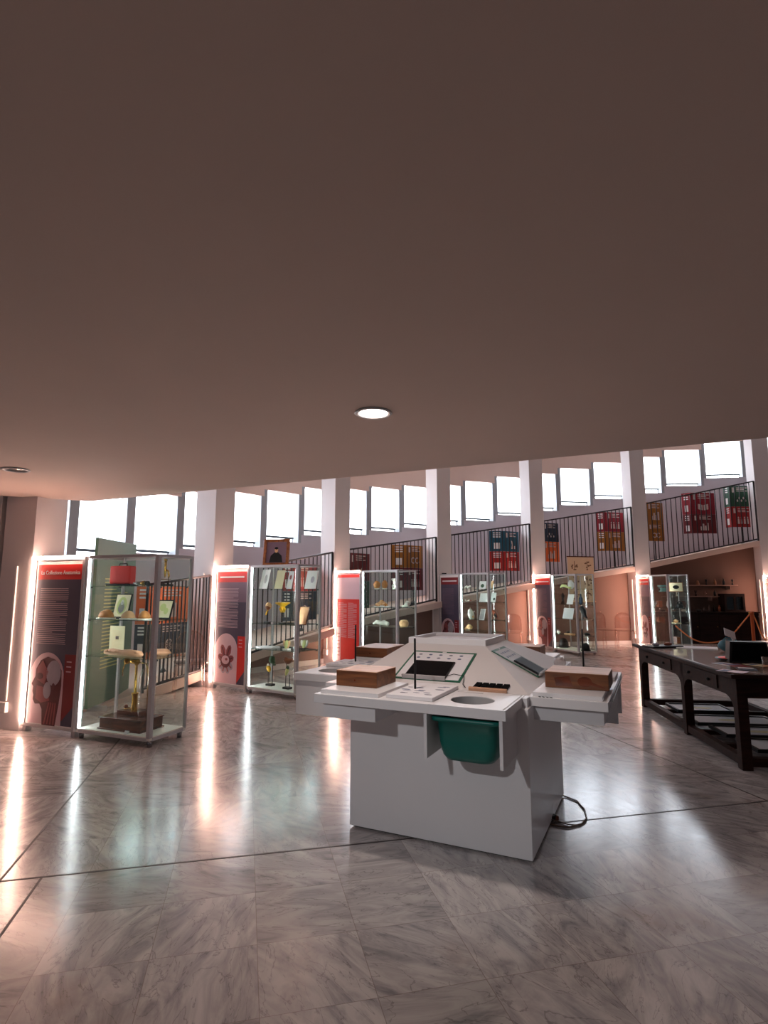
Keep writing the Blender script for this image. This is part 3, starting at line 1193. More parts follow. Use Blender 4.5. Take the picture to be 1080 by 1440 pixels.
m = MB(); m.cone((-0.005, 0, 0.10), (-0.005, 0, 0.26), 0.011, 0.013, MT['brass']); m.cone((-0.005, 0, 0.26), (-0.005, 0, 0.28), 0.016, 0.016, MT['brass']); m.cone((-0.005, 0, 0.085), (-0.005, 0, 0.10), 0.006, 0.009, MT['steel']); m.build('tube', t)
m = MB(); m.span((-0.045, -0.03, 0.065), (0.05, 0.03, 0.072), MT['brass']); m.build('stage', t)

tilted_card(0, 168, 0.30, 1, 0.22, 0.26, MT['cream'], 'black framed oval portrait print standing in the nearest case', MT['black'],
            [(0, 0.0, 0.07, 0.095, MT['pale']), (0.0, -0.02, 0.045, 0.06, MT['ink']), (0, 0.035, 0.022, 0.03, MT['paper'])], cat='framed print', name='framed_portrait', lean=12)
tilted_card(0, 228, 0.34, 1, 0.20, 0.20, MT['cream'], 'dark framed faded photograph at the right end of the nearest case', MT['black'],
            [(-0.02, 0.02, 0.04, 0.04, MT['pale']), (0.03, -0.02, 0.03, 0.035, MT['pale'])], cat='framed print', name='framed_photograph', lean=16)
for i, (px, sx, sz, dm, lb) in enumerate(((149, 0.095, 0.055, MT['fossil'], 'large ochre domed fossil on a white pad, leftmost of three'), (180, 0.085, 0.048, MT['bone'], 'pale ochre domed fossil below the oval portrait, middle of three'), (203, 0.075, 0.05, MT['fossil'], 'small ochre domed fossil beside the front post, rightmost of three'))):
    t = spec(0, 'domed_fossil', lb, 'fossil', px, 0.13, 1, 0, 'domed fossils in the nearest case')
    m = MB()
    m.lathe([(0, 0), (sx, 0), (sx * 0.98, 0.010), (sx * 0.6, 0.014), (0, 0.014)], MT['bonew'])
    m.build('pad', t)
    m = MB()
    prof = [(0.0, 0.0)] + [(sx * 0.95 * math.cos(a * PI / 16), sz * 1.45 * math.sin(a * PI / 16)) for a in range(9)]
    m.lathe(prof, dm, (0, 0, 0.014))
    for v in m.bm.verts:
        v.co += v.co * 0.05 * math.sin(40 * v.co.x + i) * math.cos(36 * v.co.y)
        v.co.y *= 0.7
    m.build('shell', t)
t = spec(0, 'standing_document', 'yellowed document standing upright on the third shelf of the nearest case', 'document', 163, 0.30, 2)
m = MB(); m.span((-0.105, 0, 0), (0.105, 0.006, 0.285), MT['cream']); m.build('sheet', t)
m = MB()
for i in range(16):
    m.span((-0.07, -0.002, 0.04 + i * 0.013), (0.06 - (i % 4) * 0.01, -0.0005, 0.042 + i * 0.013), MT['bone'])
m.build('writing', t)
t = spec(0, 'wax_model', 'long flesh coloured wax limb model lying across the third shelf', 'anatomical model', 172, 0.13, 2)
m = MB()
m.tube([(-0.24, 0, 0.03), (-0.15, 0.01, 0.035), (-0.02, 0, 0.03), (0.1, -0.01, 0.035), (0.24, 0, 0.028), (0.27, 0, 0.02)], [0.022, 0.035, 0.030, 0.036, 0.030, 0.012], MT['waxm'], 14)
for i in range(10):
    m.ball((-0.2 + 0.045 * i, -0.02 + 0.01 * (i % 3), 0.045), (0.03, 0.02, 0.012), MT['waxm'], wob=0.15, seed=i)
m.build('limb', t)
t = spec(0, 'wax_model', 'short block shaped wax model at the right end of the third shelf', 'anatomical model', 226, 0.30, 2)
m = MB(); m.ball((0, 0, 0.035), (0.13, 0.05, 0.035), MT['waxm'], wob=0.1, seed=5); m.build('limb', t)
# brass instrument
t = spec(0, 'brass_air_pump', 'brass air pump with glass bell on a stepped wooden base', 'scientific instrument', 184, 0.235, None)
m = MB()
m.span((-0.27, -0.15, 0.012), (0.27, 0.15, 0.105), MT['mahog'], 0.004)
m.span((-0.285, -0.165, 0.0), (0.285, 0.165, 0.014), MT['mahog'], 0.004)
m.span((-0.28, -0.16, 0.105), (0.28, 0.16, 0.118), MT['mahog'], 0.004)
m.span((-0.17, -0.03, 0.118), (0.12, 0.12, 0.165), MT['mahog'], 0.004)
m.build('wooden_base', t)
m = MB()
m.lathe([(0.035, 0.16), (0.028, 0.18), (0.028, 0.33), (0.034, 0.335), (0.034, 0.345), (0.013, 0.35), (0.013, 0.62), (0.02, 0.625), (0.02, 0.65), (0.0, 0.66)], MT['brass'], (0.03, 0.0, 0))
m.lathe([(0.009, 0.16), (0.009, 0.63), (0.0, 0.635)], MT['brass'], (-0.0, 0.03, 0))
m.build('brass_column', t)
m = MB()
m.cone((-0.10, 0.01, 0.655), (0.05, 0.0, 0.655), 0.022, 0.026, MT['brass'])
m.cone((-0.125, 0.01, 0.655), (-0.10, 0.01, 0.655), 0.033, 0.033, MT['brass'])
m.tube([(-0.10, 0.01, 0.64), (-0.14, 0.01, 0.62), (-0.165, 0.01, 0.56), (-0.165, 0.01, 0.50)], 0.006, MT['brass'])
m.tube([(0.05, 0, 0.65), (0.16, 0, 0.64), (0.19, 0.0, 0.55), (0.2, 0, 0.12)], 0.006, MT['brass'])
m.build('brass_beam', t)
m = MB()
m.lathe([(0.075, 0.13), (0.085, 0.16), (0.085, 0.50), (0.06, 0.58), (0.0, 0.61)], MT['acrylic'], (0.16, 0.03, 0))
m.build('glass_bell', t)
m = MB(); m.tube([(-0.10 + 0.03 * math.cos(a), 0.04 + 0.03 * math.sin(a), 0.175) for a in [i * 0.6 for i in range(11)]], 0.006, MT['brass'], closed=True); m.ball((-0.13, 0.05, 0.19), (0.02, 0.02, 0.02), MT['wax']); m.build('small_fittings', t)
t = spec(0, 'caption_card', 'small white caption card at the foot of the brass air pump', 'card', 178, 0.035, None)
one(t, 'card', MB().box((0, 0, 0.012), (0.055, 0.004, 0.03), MT['paper'], Matrix.Rotation(R(-30), 3, 'X')))

# --- case 2
inkd = [(0.02, 0.0, 0.03, 0.07, MT['greyp'])]
tilted_card(1, 370, 0.25, 0, 0.17, 0.30, MT['whitep'], 'white botanical card tilted on the top shelf, leftmost of four', None, inkd, group='tilted cards in the flower case')
tilted_card(1, 391, 0.20, 0, 0.16, 0.28, MT['cream'], 'cream botanical card tilted on the top shelf, second of four', None, None, group='tilted cards in the flower case')
tilted_card(1, 406, 0.16, 0, 0.10, 0.26, MT['paper'], 'narrow card with a portrait on the top shelf, third of four', None, [(0, 0.04, 0.022, 0.035, MT['flesh']), (0, -0.06, 0.04, 0.05, MT['bonew'])], group='tilted cards in the flower case')
tilted_card(1, 436, 0.36, 0, 0.22, 0.27, MT['whitep'], 'wide white card with a blue flower at the right end of the top shelf', None, [(0.02, 0.0, 0.035, 0.05, MT['bprint'])], group='tilted cards in the flower case')


def stand(t, px=0.0, h=0.12, w=0.05):
    m = MB()
    m.span((px - w, -0.03, 0), (px + w, 0.03, 0.016), MT['black'], 0.003)
    m.tube([(px, 0, 0.016), (px, 0, h)], 0.005, MT['black'], 6)
    m.build('stand', t)


t = spec(1, 'seed_model', 'brown and pink round seed model on a black stand', 'botanical model', 377, 0.2, 1)
stand(t, -0.01, 0.19)
m = MB(); m.ball((0.0, 0, 0.245), (0.045, 0.045, 0.055), MT['bone'], wob=0.04); m.build('seed', t)
m = MB(); m.ball((0.0, -0.012, 0.225), (0.042, 0.042, 0.038), MT['wax'], wob=0.05); m.build('core', t)
m = MB(); m.tube([(-0.01, 0, 0.19), (-0.04, 0, 0.14), (-0.055, 0, 0.11)], [0.014, 0.012, 0.008], MT['yellow']); m.build('root', t)
t = spec(1, 'flower_model', 'bright yellow flower model on a black stand in the middle shelf', 'botanical model', 397, 0.16, 1)
stand(t, 0, 0.17)
m = MB()
m.lathe([(0.012, 0.16), (0.022, 0.20), (0.04, 0.25), (0.09, 0.28), (0.105, 0.30), (0.09, 0.305), (0.03, 0.275), (0.0, 0.27)], MT['yellow'])
for i in range(6):
    a = i * PI / 3
    m.ball((0.07 * math.cos(a), 0.07 * math.sin(a), 0.295), (0.045, 0.03, 0.012), MT['yellow'], Matrix.Rotation(a, 3, 'Z'))
m.build('petals', t)
m = MB()
for i in range(5):
    a = i * 1.25
    m.tube([(0.01 * math.cos(a), 0.01 * math.sin(a), 0.25), (0.035 * math.cos(a), 0.035 * math.sin(a), 0.21), (0.03 * math.cos(a + 1), 0.03 * math.sin(a + 1), 0.16)], [0.014, 0.02, 0.006], MT['yellow'])
m.build('sepals', t)
tilted_card(1, 426, 0.10, 1, 0.16, 0.27, MT['bone'], 'cream board leaning against the front post on the second shelf', MT['mahog'], rz=R(10), lean=22, cat='board', name='leaning_board')
t = spec(1, 'open_book', 'open white book lying flat on the third shelf', 'book', 376, 0.22, 2)
m = MB(); m.span((-0.16, -0.1, 0), (-0.002, 0.1, 0.014), MT['paper'], 0.004); m.span((0.002, -0.1, 0), (0.16, 0.1, 0.014), MT['paper'], 0.004); m.build('pages', t)
m = MB(); m.span((-0.165, -0.105, -0.0005), (0.165, 0.105, 0.001), MT['pinkp']); m.build('cover', t)
for i, (px, dp, c1, c2, lb) in enumerate(((403, 0.14, MT['pale'], MT['bone'], 'pale green swollen fruit model left of the front post'), (428, 0.33, MT['pale'], MT['bonew'], 'pale leaf bud model on a black block at the right end of the third shelf'))):
    t = spec(1, 'fruit_model', lb, 'botanical model', px, dp, 2)
    m = MB(); m.span((-0.05, -0.035, 0), (0.05, 0.035, 0.02), MT['black'] if i else MT['bonew'], 0.003); m.build('plinth', t)
    m = MB()
    for j in range(4):
        a = j * 1.57 + 0.3
        m.ball((0.028 * math.cos(a), 0.022 * math.sin(a), 0.075), (0.028, 0.02, 0.06), c1 if j % 2 else c2, Matrix.Rotation(0.5 * math.cos(a), 3, 'Y'), wob=0.06, seed=j)
    m.build('fruit', t)
t = spec(1, 'dandelion_model', 'plant model with dark green round head and yellow bulb on twin stems', 'botanical model', 380, 0.22, None)
m = MB(); m.span((-0.06, -0.04, 0), (0.06, 0.04, 0.03), MT['black'], 0.004); m.tube([(-0.045, 0, 0.03), (-0.045, 0, 0.22)], 0.005, MT['black'], 6); m.tube([(0.04, 0, 0.03), (0.04, 0, 0.36)], 0.006, MT['black'], 6); m.build('stand', t)
m = MB(); m.ball((0.02, 0, 0.37), (0.045, 0.045, 0.05), MT['leaf'], wob=0.15, seed=2); m.ball((0.05, 0, 0.33), (0.035, 0.03, 0.02), MT['leaf'], wob=0.1); m.ball((0.07, 0, 0.30), (0.03, 0.02, 0.012), MT['leaf']); m.build('head', t)
m = MB(); m.ball((-0.04, 0, 0.24), (0.035, 0.025, 0.05), MT['yellow'], Matrix.Rotation(-0.5, 3, 'Y'), wob=0.1); m.ball((-0.055, 0, 0.29), (0.02, 0.018, 0.022), MT['bonew']); m.build('bulb', t)
t = spec(1, 'mushroom_model', 'plant model with a brown cup shaped cap over a yellow bulb', 'botanical model', 404, 0.16, None)
m = MB(); m.span((-0.06, -0.04, 0), (0.06, 0.04, 0.03), MT['black'], 0.004); m.tube([(-0.035, 0, 0.03), (-0.03, 0, 0.36)], 0.005, MT['black'], 6); m.tube([(0.04, 0, 0.03), (0.04, 0, 0.20)], 0.006, MT['black'], 6); m.build('stand', t)
m = MB(); m.lathe([(0.0, 0.34), (0.035, 0.35), (0.065, 0.39), (0.07, 0.425), (0.045, 0.42), (0.0, 0.41)], MT['wax']); m.ball((-0.04, 0, 0.42), (0.03, 0.03, 0.018), MT['wax'], wob=0.1); m.build('cap', t)
m = MB(); m.ball((-0.015, 0, 0.24), (0.026, 0.022, 0.06), MT['pale'], Matrix.Rotation(0.3, 3, 'Y'), wob=0.1); m.ball((0.0, 0, 0.29), (0.02, 0.02, 0.03), MT['leaf'], wob=0.1); m.build('bulb', t)

# --- case 3
t = spec(2, 'round_model', 'copper brown halved round model on the top shelf, left one', 'model', 530, 0.2, 0, 0, 'copper round models')
m = MB(); m.ball((0, 0, 0.085), (0.075, 0.06, 0.075), MT['fossil'], wob=0.05); m.lathe([(0.045, 0), (0.05, 0.02), (0, 0.02)], MT['bonew']); m.build('body', t)
t = spec(2, 'round_model', 'copper brown halved round model on the top shelf, right one', 'model', 541, 0.28, 0, 0, 'copper round models')
m = MB(); m.ball((0, 0, 0.09), (0.065, 0.05, 0.08), MT['fossil'], wob=0.05, seed=4); m.lathe([(0.045, 0), (0.05, 0.02), (0, 0.02)], MT['bonew']); m.build('body', t)
t = spec(2, 'plaster_cast', 'white plaster torso cast beside the front post on the top shelf', 'cast', 554, 0.1, 0)
m = MB(); m.tube([(0, 0, 0.0), (0, 0, 0.06), (0.01, 0, 0.12), (0.0, 0, 0.19)], [0.04, 0.045, 0.03, 0.05], MT['bonew'], 12); m.ball((-0.04, 0, 0.18), (0.03, 0.02, 0.02), MT['bonew']); m.build('body', t)
t = spec(2, 'bone_mound', 'mound of orange and pale coral on a white dish on the second shelf', 'specimen', 537, 0.18, 1)
m = MB(); m.lathe([(0, 0), (0.14, 0), (0.17, 0.018), (0.16, 0.02), (0, 0.012)], MT['whitep']); m.build('dish', t)
m = MB()
rnd = random.Random(3)
for i in range(16):
    a = rnd.uniform(0, 6.28); q = rnd.uniform(0, 0.12)
    m.ball((q * math.cos(a), q * math.sin(a) * 0.7, 0.03 + (0.13 - q) * 0.55), (0.035, 0.03, 0.03), MT['bone'] if i % 3 else MT['fossil'], wob=0.2, seed=i)
m.build('coral', t)
t = spec(2, 'vertebra', 'white vertebra with dark tip at the right end of the second shelf', 'bone', 571, 0.3, 1)
m = MB(); m.tube([(-0.10, 0, 0.02), (-0.04, 0, 0.025), (0.02, 0, 0.05), (0.06, 0, 0.09)], [0.02, 0.02, 0.045, 0.05], MT['bonew'], 12); m.build('bone', t)
t = spec(2, 'long_skull', 'long pale animal skull with forked beak on the third shelf', 'skull', 535, 0.2, 2)
m = MB(); m.tube([(-0.20, 0, 0.03), (-0.12, 0, 0.06), (0.0, 0, 0.05), (0.10, 0, 0.06), (0.20, 0, 0.04)], [0.015, 0.03, 0.035, 0.05, 0.04], MT['bonew'], 12); m.tube([(-0.13, 0.0, 0.09), (-0.06, 0, 0.08), (0.04, 0, 0.07)], [0.012, 0.02, 0.02], MT['bonew'], 10); m.build('skull', t)
t = spec(2, 'woven_basket', 'tan coral basket at the right end of the third shelf', 'basket', 568, 0.3, 2)
m = MB(); m.lathe([(0.06, 0), (0.085, 0.03), (0.09, 0.08), (0.06, 0.12), (0.0, 0.13)], MT['bone']); m.build('body', t)
t = spec(2, 'white_ball', 'small white ball on the base of the copper models case', 'ball', 531, 0.2, None)
one(t, 'ball', MB().ball((0, 0, 0.04), (0.04, 0.04, 0.04), MT['bonew']))
t = spec(2, 'grey_stone', 'rounded grey stone on the base beside the white ball', 'stone', 541, 0.24, None)
one(t, 'stone', MB().ball((0, 0, 0.045), (0.06, 0.05, 0.045), MT['ink'], wob=0.1))

# --- case 4
t = spec(3, 'bone_fragments', 'white bone fragments on the top shelf left side', 'bone', 657, 0.2, 0)
m = MB()
for i in range(6):
    m.ball((-0.09 + i * 0.035, 0.01 * (i % 2), 0.025 + 0.015 * (i % 3)), (0.028, 0.02, 0.022), MT['bonew'], wob=0.2, seed=i)
m.build('fragments', t)
tilted_card(3, 678, 0.14, 0, 0.20, 0.17, MT['whitep'], 'white card with a grey drawing on the top shelf beside the post', None, [(0, -0.02, 0.05, 0.04, MT['leaf'])], rz=R(8), group='white cards in the slate case')
t = spec(3, 'bird_skeleton', 'brown mounted bird skeleton at the right of the top shelf', 'specimen', 692, 0.3, 0)
m = MB(); m.tube([(0, 0, 0), (0, 0, 0.08), (0.02, 0, 0.14), (0.05, 0, 0.17)], [0.01, 0.025, 0.03, 0.012], MT['bone'], 10); m.build('skeleton', t)
tilted_card(3, 680, 0.14, 1, 0.30, 0.19, MT['whitep'], 'wide white caption card on the second shelf of the slate case', None, None, group='white cards in the slate case')
tilted_card(3, 693, 0.34, 1, 0.16, 0.20, MT['whitep'], 'white card with a dark photograph on the second shelf right side', None, [(0.03, -0.04, 0.03, 0.03, MT['black'])], group='white cards in the slate case')
t = spec(3, 'jaw_bones', 'row of white and brown jaw bones on the second shelf', 'bone', 657, 0.2, 1)
m = MB()
for i in range(7):
    m.ball((-0.11 + i * 0.035, 0.0, 0.02 + 0.01 * (i % 2)), (0.026, 0.02, 0.018), MT['bonew'] if i % 3 else MT['wax'], wob=0.2, seed=i + 9)
m.build('bones', t)
t = spec(3, 'plaster_bird', 'white plaster bird shaped cast on the third shelf', 'cast', 662, 0.22, 2)
m = MB(); m.tube([(0.05, 0, 0.0), (0.03, 0, 0.05), (0.0, 0, 0.12), (-0.02, 0, 0.19), (-0.015, 0, 0.25)], [0.05, 0.07, 0.07, 0.045, 0.012], MT['bonew'], 14); m.build('body', t)
m = MB(); m.ball((0.06, 0.0, 0.08), (0.03, 0.04, 0.08), MT['bone'], Matrix.Rotation(-0.4, 3, 'Y')); m.build('wing', t)
tilted_card(3, 677, 0.12, 2, 0.13, 0.24, MT['greyp'], 'white framed mirror card on the third shelf beside the post', MT['whitep'], rz=R(12), lean=18, group='white cards in the slate case')
t = spec(3, 'stuffed_bird', 'brown stuffed bird with a dark wing on the third shelf right side', 'stuffed bird', 695, 0.3, 2)
m = MB(); m.tube([(-0.06, 0, 0.20), (-0.03, 0, 0.19), (0.02, 0, 0.15), (0.08, 0, 0.08), (0.14, 0, 0.02)], [0.012, 0.03, 0.05, 0.035, 0.006], MT['wax'], 12); m.build('body', t)
m = MB(); m.ball((0.05, -0.03, 0.12), (0.10, 0.012, 0.03), MT['black'], Matrix.Rotation(0.7, 3, 'Y')); m.build('wing', t)
m = MB(); m.tube([(0.0, 0, 0), (0.0, 0, 0.12)], 0.006, MT['black'], 6); m.span((-0.03, -0.03, 0), (0.03, 0.03, 0.01), MT['black']); m.build('perch', t)
t = spec(3, 'animal_skull', 'pale yellow animal skull low in the slate case', 'skull', 659, 0.2, 3)
m = MB(); m.tube([(-0.12, 0, 0.02), (-0.05, 0, 0.045), (0.03, 0, 0.07), (0.10, 0, 0.055)], [0.018, 0.035, 0.06, 0.04], MT['bone'], 12); m.tube([(-0.12, 0, 0.012), (0.05, 0, 0.02)], 0.012, MT['bonew'], 8); m.build('skull', t)

# --- case 5
t = spec(4, 'jaw_skeleton', 'pale fish jaw skeleton across the top shelf', 'skeleton', 795, 0.18, 0)
m = MB(); m.tube([(-0.2, 0, 0.03), (-0.12, 0, 0.08), (0.0, 0, 0.07), (0.12, 0, 0.03), (0.2, 0, 0.02)], [0.012, 0.03, 0.035, 0.02, 0.03], MT['pale'], 10); m.build('bones', t)
t = spec(4, 'white_jar', 'white ceramic jar high in the helmet case', 'jar', 803, 0.3, 0)
one(t, 'body', MB().lathe([(0.04, 0), (0.07, 0.04), (0.07, 0.14), (0.035, 0.18), (0.04, 0.2), (0, 0.2)], MT['whitep']))
tilted_card(4, 801, 0.16, 1, 0.24, 0.24, MT['whitep'], 'white triangular card on the second shelf of the helmet case', None, None, group='cards in the helmet case')
t = spec(4, 'dark_statuette', 'dark bronze statuette at the left of the second shelf', 'statuette', 788, 0.3, 1)
m = MB(); m.tube([(0, 0, 0), (0, 0, 0.08), (0.01, 0, 0.18), (0, 0, 0.26)], [0.05, 0.03, 0.045, 0.02], MT['black'], 12); m.build('body', t)
t = spec(4, 'blue_bottle', 'dark blue bottle beside the centre post on the second shelf', 'bottle', 817, 0.3, 1)
one(t, 'body', MB().lathe([(0.035, 0), (0.045, 0.02), (0.045, 0.14), (0.02, 0.18), (0.02, 0.24), (0, 0.24)], MT['navyp']))
tilted_card(4, 798, 0.16, 2, 0.40, 0.25, MT['paper'], 'wide printed sheet on the third shelf of the helmet case', None, None, group='cards in the helmet case')
t = spec(4, 'black_bird', 'black bird figure perched right of the centre post', 'figure', 820, 0.25, 2)
m = MB(); m.tube([(-0.09, 0, 0.24), (-0.04, 0, 0.26), (0.02, 0, 0.18), (0.08, 0, 0.08), (0.16, 0, 0.03)], [0.015, 0.055, 0.07, 0.04, 0.012], MT['black'], 12); m.tube([(0, 0, 0), (0, 0, 0.14)], 0.012, MT['black'], 6); m.build('body', t)
t = spec(4, 'cast_hand', 'pink white cast on a slim rod at the left of the fourth shelf', 'cast', 784, 0.14, 3)
m = MB(); m.ball((0, 0, 0.03), (0.06, 0.04, 0.03), MT['bonew'], wob=0.2); m.ball((-0.02, 0, 0.06), (0.03, 0.03, 0.02), MT['pinkp'], wob=0.2); m.build('body', t)
t = spec(4, 'long_tray', 'pale pink tray across the fourth shelf', 'tray', 801, 0.2, 3)
m = MB(); m.span((-0.14, -0.06, 0), (0.14, 0.06, 0.02), MT['bone'], 0.005); m.ball((-0.06, 0, 0.05), (0.05, 0.04, 0.03), MT['black']); m.build('body', t)
t = spec(4, 'black_shell', 'flat black shell at the right of the fourth shelf', 'shell', 826, 0.34, 3)
one(t, 'body', MB().ball((0, 0, 0.035), (0.09, 0.06, 0.035), MT['black']))
for i, (px, dp, s, lb) in enumerate(((793, 0.25, 0.115, 'large black helmet on the case base, left one'), (824, 0.25, 0.09, 'low black helmet on the case base behind the right glass'))):
    t = spec(4, 'black_helmet', lb, 'helmet', px, dp, None, 0, 'black helmets on the base')
    m = MB(); m.lathe([(s, 0.02), (s, s * 0.7), (s * 0.9, s * 1.3), (s * 0.55, s * 1.8), (0, s * 1.95)], MT['black']); m.build('shell', t)
    m = MB(); m.lathe([(s * 0.9, 0.0), (s * 1.18, 0.0), (s * 1.18, 0.02), (s * 0.9, 0.02)], MT['screen']); m.build('rim', t)

# --- case 6
t = spec(5, 'teal_projector', 'teal enamel device on the top shelf of the far case', 'device', 921, 0.3, 0)
m = MB(); m.span((-0.09, -0.06, 0), (0.09, 0.06, 0.10), MT['tealdev'], 0.01); m.span((-0.12, -0.07, 0.12), (0.10, 0.07, 0.16), MT['tealdev'], 0.01); m.build('body', t)
m = MB(); m.cone((-0.02, -0.06, 0.05), (-0.02, -0.10, 0.05), 0.035, 0.03, MT['black']); m.build('lens', t)
tilted_card(5, 951, 0.26, 0, 0.30, 0.22, MT['cream'], 'small gilt framed landscape picture inside the far case', MT['frame'], [(0, 0, 0.07, 0.045, MT['black'])], lean=6, rz=R(70), cat='framed picture', name='framed_landscape')
t = spec(5, 'shelf_camera', 'dark box camera beside the post on the second shelf', 'camera', 927, 0.2, 1)
m = MB(); m.span((-0.07, -0.05, 0), (0.07, 0.05, 0.15), MT['wax'], 0.006); m.build('body', t)
m = MB(); m.cone((0, -0.05, 0.08), (0, -0.09, 0.08), 0.035, 0.035, MT['steel']); m.build('lens', t)
t = spec(5, 'white_jug', 'white jug near the post on the second shelf', 'jug', 941, 0.2, 1)
one(t, 'body', MB().lathe([(0.04, 0), (0.06, 0.05), (0.045, 0.14), (0.03, 0.18), (0.04, 0.22), (0, 0.22)], MT['whitep']))
t = spec(5, 'black_bakelite_phone', 'black bakelite telephone at the right of the second shelf', 'telephone', 956, 0.34, 1)
m = MB(); m.lathe([(0.09, 0), (0.09, 0.03), (0.05, 0.1), (0, 0.11)], MT['black']); m.build('base', t)
m = MB(); m.tube([(-0.10, 0, 0.10), (-0.07, 0, 0.14), (0.07, 0, 0.14), (0.10, 0, 0.10)], [0.03, 0.018, 0.018, 0.03], MT['black']); m.build('handset', t)
t = spec(5, 'wooden_box', 'small wooden instrument box on the third shelf', 'box', 926, 0.2, 2)
m = MB(); m.span((-0.09, -0.07, 0), (0.09, 0.07, 0.10), MT['mahog'], 0.006); m.build('body', t)
m = MB(); m.span((-0.095, -0.075, 0.10), (0.095, 0.075, 0.12), MT['mahog'], 0.006); m.build('lid', t)
t = spec(5, 'bone_model', 'cream bone model on a pale board on the third shelf right side', 'model', 950, 0.3, 2)
m = MB(); m.span((-0.15, -0.07, 0), (0.15, 0.07, 0.012), MT['cream']); m.build('board', t)
m = MB(); m.ball((0.02, 0, 0.05), (0.09, 0.04, 0.04), MT['bone'], wob=0.15); m.build('bone', t)
t = spec(5, 'brown_satchel', 'brown leather satchel on the base of the far case', 'bag', 953, 0.3, None)
m = MB(); m.span((-0.10, -0.04, 0), (0.10, 0.04, 0.26), MT['frame'], 0.015); m.build('body', t)
m = MB(); m.span((-0.10, -0.046, 0.12), (0.10, -0.038, 0.26), MT['wax'], 0.003); m.build('flap', t)
t = spec(5, 'white_cup', 'small white cup on the base of the far case', 'cup', 961, 0.12, None)
one(t, 'body', MB().lathe([(0.03, 0), (0.045, 0.09), (0.04, 0.09), (0.026, 0.01), (0, 0.01)], MT['whitep']))

# portrait on top of case 2
t = thing('framed_portrait', 'gilt framed portrait of a dark suited man on top of the flower case', 'framed picture', in_case(1, 0.33, 0.20, CH + 0.001), frame_of(1)[3] + R(18))
rot = Matrix.Rotation(R(-6), 3, 'X')
w, h = 0.42, 0.40
m = MB()
for a, c in (((0, 0.02), (w, 0.045)), ((0, h - 0.02), (w, 0.045))):
    m.box(rot @ Vector((0, 0, a[1])), (w, 0.03, 0.045), MT['frame'], rot, 0.004)
for sx in (-1, 1):
    m.box(rot @ Vector((sx * (w / 2 - 0.022), 0, h / 2)), (0.045, 0.03, h - 0.08), MT['frame'], rot, 0.004)
m.build('frame', t)
m = MB(); m.box(rot @ Vector((0, 0.004, h / 2)), (w - 0.07, 0.008, h - 0.07), MT['plum'], rot); m.build('canvas', t)
m = MB()
X, Z = rot @ Vector((1, 0, 0)), rot @ Vector((0, 0, 1))
m.prism([(-0.11, 0.05), (0.11, 0.05), (0.09, 0.15), (0.03, 0.20), (-0.03, 0.20), (-0.09, 0.15)], rot @ Vector((0, -0.002, 0)), X, Z, 0.001, MT['black'])
m.prism(ell(0, 0.235, 0.028, 0.04, 18), rot @ Vector((0, -0.004, 0)), X, Z, 0.001, MT['bone'])
m.prism(ell(0, 0.262, 0.03, 0.02, 14), rot @ Vector((0, -0.006, 0)), X, Z, 0.001, MT['black'])
m.build('painted_sitter', t)

# ------------------------------------------------------------------ green board behind the first case
p0 = Vector((-3.60, 7.12, 0)); p1 = Vector((-3.63, 8.3, 0))
d = p1 - p0
t = thing('green_panel_wall', 'tall green text panel standing behind the nearest glass case', 'display panel', p0, math.atan2(d.y, d.x))
m = MB(); m.span((0, -0.02, 0.06), (d.length, 0.02, 2.14), MT['board'], 0.004); m.build('board', t)
m = MB()
for i in range(26):
    m.span((0.25, -0.0225, 1.62 - i * 0.045), (0.95 - 0.12 * ((i * 5) % 4), -0.0205, 1.635 - i * 0.045), MT['pale'])
m.build('text_lines', t)
m = MB()
for x in (0.2, d.length - 0.2):
    m.span((x - 0.03, -0.16, 0), (x + 0.03, 0.16, 0.06), MT['greyp'], 0.005)
m.build('feet', t)


